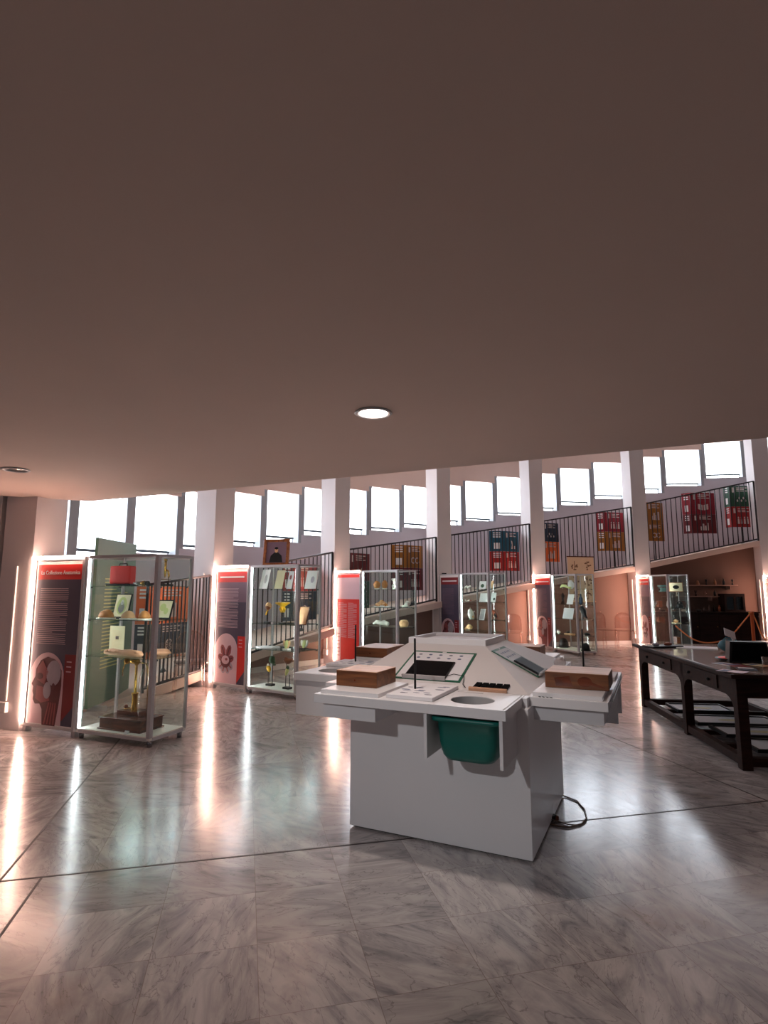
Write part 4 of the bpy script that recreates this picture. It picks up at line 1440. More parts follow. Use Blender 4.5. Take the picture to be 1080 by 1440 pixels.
# ------------------------------------------------------------------ folding poster displays on the ramp
def icon(m, kind, cx, cz, s, y, mt):
    def pr(pts):
        fin_shape(m, [(cx + a * s, cz + c * s) for a, c in pts], y, mt)
    if kind == 'inf':
        for q in (-1, 1):
            m.tube([(cx + q * 0.26 * s + 0.24 * s * math.cos(a * PI / 8), y - 0.002, cz + 0.24 * s * math.sin(a * PI / 8)) for a in range(16) if not (q > 0 and a in (0, 1))], 0.05 * s, mt, 5, q < 0)
    elif kind == 'book':
        pr([(-0.5, 0.3), (-0.05, 0.2), (-0.05, -0.3), (-0.5, -0.2)])
        pr([(0.5, 0.3), (0.05, 0.2), (0.05, -0.3), (0.5, -0.2)])
    elif kind == 'people':
        for q in range(4):
            x = -0.45 + q * 0.3
            pr([(x - 0.07, 0.15), (x + 0.07, 0.15), (x + 0.10, -0.35), (x - 0.10, -0.35)])
            fin_shape(m, ell(cx + x * s, cz + 0.27 * s, 0.07 * s, 0.08 * s, 12), y, mt)
    elif kind == 'fish':
        pr([(-0.1, 0.45), (0.05, 0.35), (0.15, -0.05), (0.1, -0.4), (-0.1, -0.4), (0.0, 0.0)])
        pr([(0.3, -0.1), (0.42, -0.1), (0.42, -0.4), (0.3, -0.4)])
    elif kind == 'wheel':
        m.tube([(cx + 0.32 * s * math.cos(a * PI / 8), y - 0.002, cz + 0.32 * s * math.sin(a * PI / 8)) for a in range(16)], 0.04 * s, mt, 5, True)
        for a in range(4):
            d = Vector((math.cos(a * PI / 4), math.sin(a * PI / 4)))
            m.tube([(cx - d.x * 0.3 * s, y - 0.002, cz - d.y * 0.3 * s), (cx + d.x * 0.3 * s, y - 0.002, cz + d.y * 0.3 * s)], 0.025 * s, mt, 4)
    elif kind == 'city':
        for q, hh in enumerate((0.4, 0.7, 0.5, 0.8)):
            x = -0.45 + q * 0.24
            pr([(x, -0.35), (x + 0.18, -0.35), (x + 0.18, -0.35 + hh), (x, -0.35 + hh)])
    elif kind == 'dots':
        for q in range(5):
            fin_shape(m, ell(cx + (-0.4 + q * 0.2) * s, cz + (0.15 if q % 2 else -0.1) * s, 0.07 * s, 0.12 * s, 12), y, mt)


def poster_face(t, x0, x1, z0, z1, bg, ico, name='poster_face', swap=False):
    m = MB()
    m.span((x0, -0.012, z0), (x1, 0.012, z1), bg)
    w, h = x1 - x0, z1 - z0
    y = -0.0125
    m.span((x0 + 0.10 * w, y - 0.0015, z1 - 0.32 * h), (x0 + 0.20 * w, y, z1 - 0.08 * h), MT['posterw'])
    for i in range(3):
        m.span((x0 + 0.30 * w, y - 0.0015, z1 - (0.115 + 0.075 * i) * h), (x0 + (0.78 - 0.12 * (i % 2)) * w, y, z1 - (0.08 + 0.075 * i) * h), MT['posterw'])
    icon(m, ico, (x0 + x1) / 2, z0 + 0.33 * h, 0.55 * min(w, h * 0.9), y, MT['posterw'])
    return m.build(name, t)


POSTERS = [
    # left px, fold px, right px, top py, mid py, bottom py, foot?, upper/lower colours, icons, label
    (198, 205, 268, 826, 875, 918, MT['orangep'], MT['navyp'], 'city', 'wheel', 'orange over navy folding poster display with a round emblem behind the nearest case'),
    (402, 409, 446, 795, 832, 872, MT['redq'], MT['navyp'], 'people', 'wheel', 'red over navy folding poster display behind the flower case'),
    (484, 489, 521, 780, 818, 856, MT['dredq'], MT['greenq'], 'dots', 'fish', 'dark red over green folding poster display left above the copper models case'),
    (554, 570, 596, 769, 800, 831, MT['goldq'], MT['dredq'], 'inf', 'people', 'gold over red folding poster display with a looped infinity sign'),
    (692, 708, 731, 749, 777, 804, MT['tealq'], MT['redq'], 'fish', 'people', 'teal over red folding poster display behind the slate banner case'),
    (758, 762, 787, 737, 763, 791, MT['navyp'], MT['orangep'], 'dots', 'city', 'navy over brown folding poster display right of the fifth column'),
    (842, 851, 879, 722, 749, 776, MT['crimsonq'], MT['goldq'], 'people', 'city', 'crimson over gold folding poster display above the beige chart'),
    (905, 909, 934, 708, 737, 762, MT['goldq'], MT['goldq'], 'city', 'inf', 'all gold folding poster display beside the sixth column'),
    (963, 971, 1007, 694, 724, 751, MT['crimsonq'], MT['dredq'], 'book', 'city', 'crimson folding poster display with a white open book'),
    (1022, 1026, 1060, 684, 713, 742, MT['greenq'], MT['redq'], 'dots', 'people', 'green over red folding poster display by the right column'),
]
for (xa, xf, xb, yt, ym, yb, cu, cl, iu, il, lb) in POSTERS:
    RP = 13.55
    tha, _ = on_ring(xa, (yt + yb) / 2, RP)
    thf, _ = on_ring(xf, (yt + yb) / 2, RP)
    thb, _ = on_ring(xb, (yt + yb) / 2, RP)
    _, zt = on_ring(xb, yt - 1, RP)
    _, zm = on_ring(xb, ym - 1, RP)
    _, zb = on_ring(xb, yb - 1, RP)
    A, Fp, Bp = ring(tha, RP + 0.12), ring(thf, RP - 0.05), ring(thb, RP + 0.05)
    zr = interp(ramp_k, thf) + 0.012
    dv = Bp - Fp
    t = thing('folding_poster_display', lb, 'poster display', (Fp.x, Fp.y, zr), math.atan2(dv.y, dv.x), 'poster displays on the ramp')
    w = dv.length
    poster_face(t, 0.004, w, zm - zr, zt - zr, cu, iu)
    poster_face(t, 0.004, w, zb - zr, zm - zr - 0.004, cl, il)
    # the narrow folded wing
    wv = A - Fp
    an = math.atan2(wv.y, wv.x) - math.atan2(dv.y, dv.x)
    for z0, z1, mt in ((zm - zr, zt - zr, cu), (zb - zr, zm - zr - 0.004, cl)):
        m = MB()
        L = wv.length
        m.span((0.0, -0.01, z0), (L, 0.01, z1), mt)
        for i in range(3):
            m.span((L * 0.25, 0.0102, z1 - (0.12 + 0.1 * i) * (z1 - z0)), (L * 0.75, 0.0115, z1 - (0.07 + 0.1 * i) * (z1 - z0)), MT['whitep'])
        m.span((L * 0.3, 0.0102, z0 + 0.12 * (z1 - z0)), (L * 0.7, 0.0115, z0 + 0.42 * (z1 - z0)), MT['whitep'])
        o = m.build('poster_wing', t)
        o.rotation_euler.z = an
    m = MB()
    m.tube([(w * 0.45, 0.03, 0.03), (w * 0.45, 0.03, zt - zr - 0.02)], 0.016, MT['black'], 8)
    m.build('pole', t)
    m = MB()
    m.lathe([(0.0, 0.0), (0.13, 0.0), (0.13, 0.02), (0.05, 0.05), (0.02, 0.10), (0, 0.10)], MT['black'], (w * 0.45, 0.03, 0))
    m.build('base', t)

# beige hanging chart behind the fifth case
th, zt = on_ring(816, 783, 12.80)
_, zb = on_ring(816, 846, 12.80)
pc = ring(th, 12.80)
t = thing('hanging_chart', 'beige wall chart with brown plant drawings hanging behind the helmet case', 'chart', (pc.x, pc.y, zb), R(th - 90))
w, h = 0.78, zt - zb
m = MB(); m.span((-w / 2, -0.004, 0.0), (w / 2, 0.004, h), MT['chart']); m.build('sheet', t)
m = MB(); m.span((-w / 2 - 0.01, -0.012, h - 0.01), (w / 2 + 0.01, 0.012, h + 0.015), MT['mahog']); m.span((-w / 2 - 0.01, -0.012, -0.015), (w / 2 + 0.01, 0.012, 0.01), MT['bone']); m.tube([(-0.15, 0, h + 0.015), (0, 0.04, h + 0.14), (0.15, 0, h + 0.015)], 0.003, MT['black'], 5); m.build('rods', t)
m = MB()
rnd = random.Random(5)
for cx in (-0.19, 0.19):
    for cz in (h * 0.80, h * 0.45, h * 0.15):
        m.prism([(cx - 0.008, cz - 0.12), (cx + 0.008, cz - 0.12), (cx + 0.008, cz + 0.12), (cx - 0.008, cz + 0.12)], (0, -0.0045, 0), (1, 0, 0), (0, 0, 1), 0.0008, MT['brownink'])
        for i in range(9):
            a = rnd.uniform(0, 6.28)
            q = rnd.uniform(0.04, 0.11)
            m.prism(ell(cx + q * math.cos(a), cz + q * math.sin(a), 0.028, 0.018, 10), (0, -0.0055, 0), (1, 0, 0), (0, 0, 1), 0.0006, MT['brownink'])
m.build('plant_drawing', t)


# ------------------------------------------------------------------ clear plastic chairs
def ghost_chair(x, y, rz, label, sc=1.0):
    t = thing('clear_plastic_chair', label, 'chair', (x, y, 0), rz, 'clear plastic chairs by the columns')
    g = MT['acrylic']
    m = MB(); m.span((-0.22, -0.22, 0.44), (0.22, 0.22, 0.465), g, 0.01); m.build('seat', t)
    m = MB()
    n = 12
    pts = []
    for i in range(n + 1):
        a = i * PI / n
        pts.append((0.19 * math.cos(a), 0.72 + 0.17 * math.sin(a)))
    pts = [(0.19, 0.49)] + pts + [(-0.19, 0.49)]
    m.prism(pts, (0, 0.20, 0), (1, 0, 0), (0, 0, 1), 0.02, g)
    m.tube([(a, 0.19, c) for a, c in pts], 0.012, g, 6)
    m.build('backrest', t)
    for sx in (-1, 1):
        for sy in (-1, 1):
            m = MB()
            m.cone((sx * 0.21, sy * 0.21, 0.0), (sx * 0.19, sy * 0.19, 0.44), 0.014, 0.02, g, 8)
            m.build('leg', t)
    return t


for (px, py, rz, lb) in ((266, 978, 0.4, 'clear plastic chair between the nearest glass case and the flower banner'),
                         (722, 916, -0.3, 'clear plastic chair right of the slate banner case'),
                         (851, 911, 0.3, 'left clear plastic chair against the brown wall between the far cases'),
                         (880, 912, -0.2, 'right clear plastic chair against the brown wall between the far cases')):
    p = at_z(px, py, 0)
    ghost_chair(p.x, p.y, rz, lb)

# ================================================================== INTERACTIVE KIOSK
KC = Vector((0.548, 4.126, 0))
KA = R(-25.5)
kex = Vector((math.cos(KA), math.sin(KA), 0))
key = Vector((-kex.y, kex.x, 0))


def KW(u, v, z=0.0):
    return KC + kex * u + key * v + Vector((0, 0, z))


kiosk = thing('interactive_exhibit_table', 'large white pinwheel shaped exhibit table with sloping panels in the middle of the hall', 'exhibit table', KC, KA)
TZ = 0.87
TT = 0.052
m = MB()
m.span((-0.575, -0.575, 0.012), (0.575, 0.575, TZ - TT), MT['white'], 0.003)
m.span((-0.835, 0.3, 0.012), (0.315, 1.435, TZ - TT), MT['white'], 0.003)
m.build('body', kiosk)
m = MB()
m.span((-0.55, -0.55, 0.0), (0.55, 0.55, 0.012), MT['black'])
m.span((-0.81, 0.56, 0.0), (0.29, 1.41, 0.012), MT['black'])
m.build('plinth', kiosk)
m = MB()
m.span((-0.80, -0.52, TZ - TT), (0.56, 1.36, TZ - 0.002), MT['white'])
m.build('table_deck', kiosk)

# pyramid: base and top rectangles
PB = (-0.72, 0.55, -0.41, 1.27)
PT = (-0.49, 0.12, 0.20, 0.79)
PZ = 1.085
m = MB()
lo = [(PB[0], PB[2]), (PB[1], PB[2]), (PB[1], PB[3]), (PB[0], PB[3])]
hi = [(PT[0], PT[2]), (PT[1], PT[2]), (PT[1], PT[3]), (PT[0], PT[3])]
vl = [m.bm.verts.new((a, c, TZ - 0.001)) for a, c in lo]
vh = [m.bm.verts.new((a, c, PZ)) for a, c in hi]
fs = [m.bm.faces.new(vl[::-1]), m.bm.faces.new(vh)]
for i in range(4):
    fs.append(m.bm.faces.new((vl[i], vl[(i + 1) % 4], vh[(i + 1) % 4], vh[i])))
m._put(fs, MT['white2'])
m.build('sloping_panels', kiosk)
# open box on top
m = MB()
tx0, tx1, ty0, ty1 = PT[0] + 0.0, PT[1], PT[2], PT[3]
for a, c in (((tx0, ty0, PZ), (tx1, ty0 + 0.015, PZ + 0.042)), ((tx0, ty1 - 0.015, PZ), (tx1, ty1, PZ + 0.042)), ((tx0, ty0 + 0.015, PZ), (tx0 + 0.015, ty1 - 0.015, PZ + 0.042)), ((tx1 - 0.015, ty0 + 0.015, PZ), (tx1, ty1 - 0.015, PZ + 0.042))):
    m.span(a, c, MT['white'])
m.span((tx0 + 0.04, ty0 + 0.04, PZ), (tx1 - 0.04, ty1 - 0.04, PZ + 0.02), MT['paper'])
m.build('top_tray', kiosk)


def slab_with_hole(m, x0, x1, y0, y1, z0, z1, hx, hy, rx, ry, mt, n=32):
    """rectangular board with an elliptical hole through it"""
    def edge(a):
        dx, dy = math.cos(a), math.sin(a)
        t = 1e9
        if dx > 1e-9: t = min(t, (x1 - hx) / dx)
        if dx < -1e-9: t = min(t, (x0 - hx) / dx)
        if dy > 1e-9: t = min(t, (y1 - hy) / dy)
        if dy < -1e-9: t = min(t, (y0 - hy) / dy)
        return hx + dx * t, hy + dy * t
    angs = sorted([2 * PI * i / n for i in range(n)] + [math.atan2(yy - hy, xx - hx) % (2 * PI) for xx in (x0, x1) for yy in (y0, y1)])
    rows = []
    for a in angs:
        ex_, ey_ = edge(a)
        ix, iy = hx + rx * math.cos(a), hy + ry * math.sin(a)
        rows.append([m.bm.verts.new(q) for q in ((ex_, ey_, z1), (ix, iy, z1), (ix, iy, z0), (ex_, ey_, z0))])
    fs = []
    k = len(rows)
    for i in range(k):
        A, B = rows[i], rows[(i + 1) % k]
        for j in range(4):
            fs.append(m.bm.faces.new((A[j], A[(j + 1) % 4], B[(j + 1) % 4], B[j])))
    m._put(fs, mt)


# tray module in its own frame: a = viewer's left to right, outward = -b
def tray(name_i, origin, rz, a0, a1, depth, inner):
    """origin/rz place the module: local x along the tray edge, local -y outward"""
    e = bpy.data.objects.new('side_tray', None)
    col.objects.link(e)
    e.parent = kiosk
    e.location = origin
    e.rotation_euler.z = rz
    hx = a1 - 0.24
    m = MB()
    m.span((a0, -depth, TZ - TT), (hx - 0.19, inner, TZ), MT['white'], 0.002)
    slab_with_hole(m, hx - 0.19, a1, -depth, inner - 0.0, TZ - TT, TZ, hx, -depth + 0.215, 0.125, 0.125, MT['white'])
    m.build('tray_board', e)
    # collar in the hole
    m = MB()
    n = 32
    for z0, z1, r0 in ((TZ - 0.11, TZ - 0.004, 0.1235),):
        A = [m.bm.verts.new((hx + r0 * math.cos(2 * PI * i / n), -depth + 0.215 + r0 * math.sin(2 * PI * i / n), z0)) for i in range(n)]
        B = [m.bm.verts.new((hx + r0 * math.cos(2 * PI * i / n), -depth + 0.215 + r0 * math.sin(2 * PI * i / n), z1)) for i in range(n)]
        fs = [m.bm.faces.new((A[i], A[(i + 1) % n], B[(i + 1) % n], B[i])) for i in range(n)]
        m._put(fs, MT['greyp'], True)
    m.build('hole_collar', e)
    # raised white step under the wooden block, lip board below
    m = MB()
    m.span((a0 + 0.03, -depth + 0.03, TZ), (a0 + 0.42, inner - 0.02, TZ + 0.024), MT['white'], 0.002)
    m.build('raised_step', e)
    m = MB()
    m.span((a0 + 0.05, -depth + 0.03, TZ - TT - 0.085), (a0 + 0.40, -depth + 0.05, TZ - TT), MT['white'])
    m.span((a0 + 0.38, -depth + 0.05, TZ - TT - 0.085), (a0 + 0.40, -0.0, TZ - TT), MT['white'])
    m.span((a0 + 0.05, -depth + 0.05, TZ - TT - 0.085), (a0 + 0.07, -0.0, TZ - TT), MT['white'])
    m.build('lip_board', e)
    # panels flanking the bin
    bw0, bw1 = a1 - 0.46, a1 - 0.02
    m = MB()
    m.span((bw1 - 0.018, -depth + 0.01, TZ - 0.30), (bw1, 0.0, TZ - TT), MT['white'])
    m.build('bin_panel', e)
    m = MB()
    m.span((bw0, -depth + 0.01, TZ - 0.29), (bw0 + 0.018, 0.0, TZ - TT), MT['white'])
    m.build('bin_panel', e)
    m = MB()
    m.span((a1 - 0.02, -depth + 0.02, TZ), (a1 - 0.012, inner - 0.02, TZ + 0.0012), MT['greyp'])
    m.span((hx - 0.16, inner - 0.07, TZ), (hx + 0.0, inner - 0.06, TZ + 0.0012), MT['greyp'])
    m.build('inlay_lines', e)
    return e


# tray frames: viewer in front of the tray looking at the table
T1 = tray(1, (0, -0.575, 0), 0.0, -0.64, 0.53, 0.345, 0.155)
T2 = tray(2, (0.575, 0.20, 0), R(90), -0.66, 0.66, 0.42, 0.02)
T3 = tray(3, (-0.20, 1.435, 0), R(180), -0.64, 0.53, 0.35, 0.155)
T4 = tray(4, (-0.835, 0.41, 0), R(-90), -0.68, 0.66, 0.41, 0.10)

# stripes on the right tray
m = MB()
for i in range(4):
    m.box((0.615 + i * 0.022, -0.435, TZ + 0.001), (0.009, 0.03, 0.002), MT['black'], Matrix.Rotation(0.5, 3, 'Z'))
for i in (0, 1):
    m.span((1.0 + 0.014 * i, -0.42, TZ), (1.004 + 0.014 * i, 0.80, TZ + 0.0014), MT['black'])
m.build('printed_marks', kiosk)


def wooden_block(u, v, s, h, label, rz=0.0, pocket=False, z=None, sy=None):
    z = TZ + 0.0255 if z is None else z
    sy = sy or s
    t = thing('wooden_box', label, 'box', KW(u, v, z), KA + rz, 'oak boxes on the exhibit table')
    m = MB()
    m.span((-s / 2, -sy / 2, 0), (s / 2, sy / 2, h - 0.003), MT['wood'], 0.002)
    m.build('body', t)
    m = MB()
    m.span((-s / 2, -sy / 2, h - 0.003), (s / 2, sy / 2, h), MT['woodtop'], 0.001)
    m.build('lid', t)
    if pocket:
        m = MB()
        m.prism([(-0.12, 0.012), (-0.02, 0.012), (-0.04, 0.075), (-0.13, 0.06)], (0, -sy / 2, 0), (1, 0, 0), (0, 0, 1), 0.0015, MT['mahog'])
        m.prism(ell(0.05, 0.045, 0.042, 0.03, 20), (0, -sy / 2, 0), (1, 0, 0), (0, 0, 1), 0.0015, MT['mahog'])
        m.prism([(0.08, 0.05), (0.16, 0.02), (0.165, 0.012), (0.07, 0.03)], (0, -sy / 2, 0), (1, 0, 0), (0, 0, 1), 0.0012, MT['mahog'])
        m.build('carved_shapes', t)
    else:
        m = MB()
        m.cone((-0.01, -sy / 2 + 0.002, h * 0.4), (-0.01, -sy / 2 - 0.002, h * 0.4), 0.006, 0.006, MT['mahog'], 10)
        m.build('knot', t)
    return t


wooden_block(-0.45, -0.59, 0.285, 0.095, 'oak box on the front tray nearest the camera')
wooden_block(0.80, -0.07, 0.37, 0.095, 'oak box with carved dark shapes on the right tray', 0.0, True, sy=0.32)
wooden_block(0.17, 1.44, 0.27, 0.092, 'oak box half hidden behind the sloping panels on the far tray')
wooden_block(-1.06, 0.88, 0.31, 0.085, 'oak box on the left tray in front of the red banner', sy=0.40)


def map_plate(u, v, w, d, label, rz, rod=True, rodat=(0, 0)):
    t = thing('relief_plate', label, 'tactile plate', KW(u, v, TZ + 0.001), KA + rz, 'printed relief plates on the trays')
    m = MB(); m.span((-w / 2, -d / 2, 0), (w / 2, d / 2, 0.022), MT['paper'], 0.003); m.build('plate', t)
    m = MB()
    rnd = random.Random(int(u * 100))
    for i in range(14):
        a = (-0.4 + 0.8 * rnd.random()) * w
        c = (-0.4 + 0.8 * rnd.random()) * d
        m.prism(ell(a, c, 0.012 + 0.02 * rnd.random(), 0.006 + 0.008 * rnd.random(), 8), (0, 0, 0.0222), (1, 0, 0), (0, 1, 0), 0.0007, MT['inkblue'] if i % 3 else MT['ink'])
    m.build('printed_drawing', t)
    if rod:
        r = thing('black_rod', label.replace('white relief plate with blue drawings', 'thin black rod standing upright on the relief plate'), 'rod', KW(u + rodat[0], v + rodat[1], TZ + 0.0235), KA, 'black upright rods')
        one(r, 'rod', MB().lathe([(0.007, 0), (0.007, 0.30), (0.004, 0.303), (0, 0.303)], MT['black'], seg=10))
    return t


map_plate(-0.04, -0.63, 0.29, 0.46, 'white relief plate with blue drawings on the front tray', 0, True, (-0.055, 0.0))
map_plate(0.80, 0.52, 0.36, 0.30, 'white relief plate with blue drawings on the right tray', 0, True, (-0.06, 0.17))
map_plate(-1.05, 0.33, 0.34, 0.32, 'white relief plate with blue drawings on the left tray', 0, True, (0.0, 0.04))

# teal bin under the front tray
bu, bv = 0.293, -0.575 - 0.345 + 0.20
t = thing('waste_bin', 'teal plastic bin hanging under the hole of the front tray', 'bin', KW(bu, bv - 0.0, 0.56), KA)
m = MB()


def rr(w, d, z, r, n=6):
    out = []
    for cx, cy, a0 in ((w - r, d - r, 0), (-w + r, d - r, PI / 2), (-w + r, -d + r, PI), (w - r, -d + r, 1.5 * PI)):
        for i in range(n + 1):
            a = a0 + i * PI / 2 / n
            out.append((cx + r * math.cos(a), cy + r * math.sin(a), z))
    return out


rows = [rr(0.10, 0.08, 0.0, 0.05), rr(0.135, 0.115, 0.006, 0.06), rr(0.150, 0.13, 0.03, 0.06), rr(0.162, 0.14, 0.10, 0.05), rr(0.172, 0.148, 0.215, 0.05), rr(0.195, 0.168, 0.217, 0.04), rr(0.195, 0.168, 0.238, 0.04), rr(0.168, 0.142, 0.238, 0.045), rr(0.155, 0.13, 0.05, 0.05), rr(0.12, 0.10, 0.012, 0.05)]
V = [[m.bm.verts.new(p) for p in row] for row in rows]
fs = []
k = len(V[0])
for A, B in zip(V, V[1:]):
    for i in range(k):
        fs.append(m.bm.faces.new((A[i], A[(i + 1) % k], B[(i + 1) % k], B[i])))
fs.append(m.bm.faces.new(V[0][::-1]))
fs.append(m.bm.faces.new(V[-1]))
m._put(fs, MT['teal'], True)
m.build('tub', t)


# framed sheets on the sloping faces
def slope_basis(side):
    if side == 'front':
        o = Vector(((PB[0] + PB[1]) / 2, PB[2], TZ))
        top = Vector(((PB[0] + PB[1]) / 2, PT[2], PZ))
        x = Vector((1, 0, 0))
    else:
        o = Vector((PB[1], (PB[2] + PB[3]) / 2, TZ))
        top = Vector((PT[1], (PB[2] + PB[3]) / 2, PZ))
        x = Vector((0, 1, 0))
    up = (top - o).normalized()
    n = x.cross(up)
    return o, x, up, n


def face_uv(side, px, py):
    o, x, up, n = slope_basis(side)
    rotm = Matrix.Rotation(KA, 3, 'Z')
    wo, wx, wu, wn = KC + rotm @ o, rotm @ x, rotm @ up, rotm @ n
    p = on_plane(px, py, wo, wn)
    return (p - wo).dot(wx), (p - wo).dot(wu)


for side, corners, scr in (('front', ((578, 915), (665, 920), (652, 962), (560, 953)), ((583, 931), (642, 935), (624, 958), (572, 953))),
                           ('right', ((697, 914), (711, 908), (766, 945), (753, 957)), ((720, 929), (730, 920), (763, 944), (753, 955)))):
    o, x, up, n = slope_basis(side)
    cs = [face_uv(side, *c) for c in corners]
    ss = [face_uv(side, *c) for c in scr]
    if side == 'front':
        u0 = (cs[0][0] + cs[3][0]) / 2; u1 = (cs[1][0] + cs[2][0]) / 2
        v0 = (cs[2][1] + cs[3][1]) / 2; v1 = (cs[0][1] + cs[1][1]) / 2
        su0 = (ss[0][0] + ss[3][0]) / 2; su1 = (ss[1][0] + ss[2][0]) / 2
        sv0 = (ss[2][1] + ss[3][1]) / 2; sv1 = (ss[0][1] + ss[1][1]) / 2
    else:
        u0, u1 = min(cs[0][0], cs[3][0]), max(cs[1][0], cs[2][0])
        v0, v1 = max(0.03, (cs[2][1] + cs[3][1]) / 2), (cs[0][1] + cs[1][1]) / 2
        u0, u1 = (cs[0][0] + cs[3][0]) / 2, (cs[1][0] + cs[2][0]) / 2
        su0, su1 = u0 + (u1 - u0) * 0.1, u1 - (u1 - u0) * 0.25
        sv0, sv1 = v0 + 0.01, v0 + (v1 - v0) * 0.55
    print('FACE', side, [round(v, 3) for v in (u0, u1, v0, v1, su0, su1, sv0, sv1)])
    t = thing('information_sheet', 'green bordered instruction sheet on the front sloping panel' if side == 'front' else 'shiny framed sheet on the right sloping panel', 'sign', KC, KA)
    m = MB()
    def strip(a, c, e, f, h0, h1, mt):
        m.prism([(a, c), (e, c), (e, f), (a, f)], o + n * h0, x, up, h1 - h0, mt)
    bw = 0.022
    strip(u0, v0, u1, v1, 0.001, 0.006, MT['green'])
    m.build('border', t)
    m = MB()
    strip(u0 + bw * 0.7, v0 + bw * 0.7, u1 - bw * 0.7, v1 - bw, 0.006, 0.0075, MT['paper'] if side == 'front' else MT['greyp'])
    m.build('sheet', t)
    m = MB()
    rnd = random.Random(2)
    for i in range(5):
        a = u0 + 0.07 + i * (u1 - u0 - 0.12) / 4.6
        for j in range(2):
            m.prism(ell(a, v1 - 0.06 - j * 0.05, 0.014, 0.010, 10), o + n * 0.0078, x, up, 0.0006, MT['inkblue'] if (i + j) % 3 else (MT['orangep'] if i == 4 else MT['ink']))
    strip((u0 + u1) / 2 - 0.015, v1 - bw * 0.75, (u0 + u1) / 2 + 0.015, v1 - bw * 0.3, 0.0062, 0.0075, MT['whitep'])
    m.build('pictograms', t)
    t2 = thing('tablet', 'black tablet screen on the green bordered sheet' if side == 'front' else 'black tablet screen low on the right sloping panel', 'tablet', KC, KA, 'tablets on the sloping panels')
    m = MB()
    strip(su0, sv0, su1, sv1, 0.009, 0.020, MT['black'])
    m.build('casing', t2)
    m = MB()
    strip(su0 + 0.006, sv0 + 0.006, su1 - 0.006, sv1 - 0.006, 0.020, 0.0215, MT['screen'])
    m.build('screen', t2)
    m = MB()
    strip(su0 - 0.01, sv0 - 0.014, su1 + 0.005, sv0 - 0.002, 0.008, 0.034, MT['greyp'])
    if side == 'front':
        m.tube([o + x * (su1 - 0.0) + up * (sv0 + 0.03) + n * 0.018, o + x * (su1 + 0.04) + up * (sv0 + 0.07) + n * 0.016, o + x * (u1 + 0.01) + up * (sv0 + 0.06) + n * 0.012, o + x * (u1 + 0.03) + up * (v0 - 0.03) + n * 0.01, o + x * (u1 + 0.06) + up * 0.01 + n * 0.012], 0.0025, MT['black'], 6)
    m.build('holder', t2)

# wood strip with black tiles
o, x, up, n = slope_basis('front')
uA, vA = face_uv('front', 658, 973)
uB, vB = face_uv('front', 711, 979)
vv = max(0.0, (vA + vB) / 2)
print('STRIP', uA, vA, uB, vB)
t = thing('wooden_strip', 'thin orange wooden strip at the foot of the front sloping panel', 'strip', KC, KA)
m = MB()
m.prism([(uA, 0.0), (uB, 0.0), (uB, 0.018), (uA, 0.018)], o + n * 0.001 - up * 0.005, x, up, 0.02, MT['woodtop'])
m.build('strip', t)
for i in range(5):
    a = uA + 0.02 + i * (uB - uA - 0.02) / 5
    t = thing('black_tile', 'black tile on the wooden strip, %s' % ('leftmost', 'second from the left', 'middle one', 'fourth from the left', 'rightmost')[i], 'tile', KC, KA, 'black tiles in a row')
    m = MB()
    w = (uB - uA) / 5 * 0.72
    m.prism([(a, 0.020), (a + w, 0.020), (a + w + 0.012, 0.085), (a + 0.012, 0.085)], o + n * 0.001, x, up, 0.014, MT['screen'])
    m.build('tile', t)

# glass ball with black holder at the right-hand corner
p = KW(0.56, 0.60, TZ + 0.001)
t = thing('glass_ball', 'clear glass ball in a black holder beside the right oak box', 'glass ball', p, KA)
m = MB(); m.lathe([(0.03, 0), (0.034, 0.004), (0.02, 0.02), (0.026, 0.034), (0.0, 0.03)], MT['black']); m.build('holder', t)
m = MB(); m.ball((0.02, 0, 0.075), (0.045, 0.045, 0.045), MT['orb'], seg=24); m.build('ball', t)

# cable loop on the floor
base = KW(0.585, 0.30, 0.0)
t = thing('power_cable', 'grey power cable looped on the floor at the right foot of the exhibit table', 'cable', base)
m = MB()
def fp(px, py, z=0.006):
    q = at_z(px, py, 0)
    return (q.x - base.x, q.y - base.y, z)
m.tube([fp(779, 1120, 0.02), fp(795, 1121), fp(812, 1128), fp(822, 1140), fp(825, 1152), fp(818, 1160), fp(800, 1165), fp(784, 1163), fp(773, 1160), fp(770, 1155, 0.02)], 0.0055, MT['cable'], 8)
m.tube([fp(770, 1158, 0.03), fp(784, 1156), fp(800, 1161), fp(816, 1162), fp(824, 1154, 0.012)], 0.004, MT['cable'], 8)
m.build('cord', t)
m = MB(); q = fp(775, 1154, 0.0); m.box((q[0], q[1], 0.018), (0.07, 0.04, 0.035), MT['black'], Matrix.Rotation(0.6, 3, 'Z'), 0.006); q = fp(782, 1153, 0.0); m.box((q[0], q[1], 0.014), (0.03, 0.03, 0.028), MT['wax'], Matrix.Rotation(0.2, 3, 'Z'), 0.006); m.build('plug', t)

# ================================================================== LONG DARK TABLE
TA = Vector((2.985, 4.975, 0)); TB = Vector((3.33, 7.62, 0))
dy = (TB - TA)
LT = dy.length
ang = math.atan2(dy.y, dy.x) - PI / 2
WT = 1.25
table = thing('long_wooden_table', 'long dark stained wooden table with drawers at the right', 'table', TA, ang)
HT = 0.785
m = MB(); m.span((-0.06, -0.06, HT - 0.035), (WT + 0.06, LT + 0.06, HT), MT['darkwood'], 0.006); m.build('tabletop_edge', table)
m = MB(); m.span((-0.03, -0.03, HT), (WT + 0.03, LT + 0.03, HT + 0.004), MT['tabletop'], 0.001); m.build('tabletop', table)
m = MB()
m.span((0.0, 0.08, HT - 0.20), (0.03, LT - 0.08, HT - 0.035), MT['darkwood'])
m.span((WT - 0.03, 0.08, HT - 0.20), (WT, LT - 0.08, HT - 0.035), MT['darkwood'])
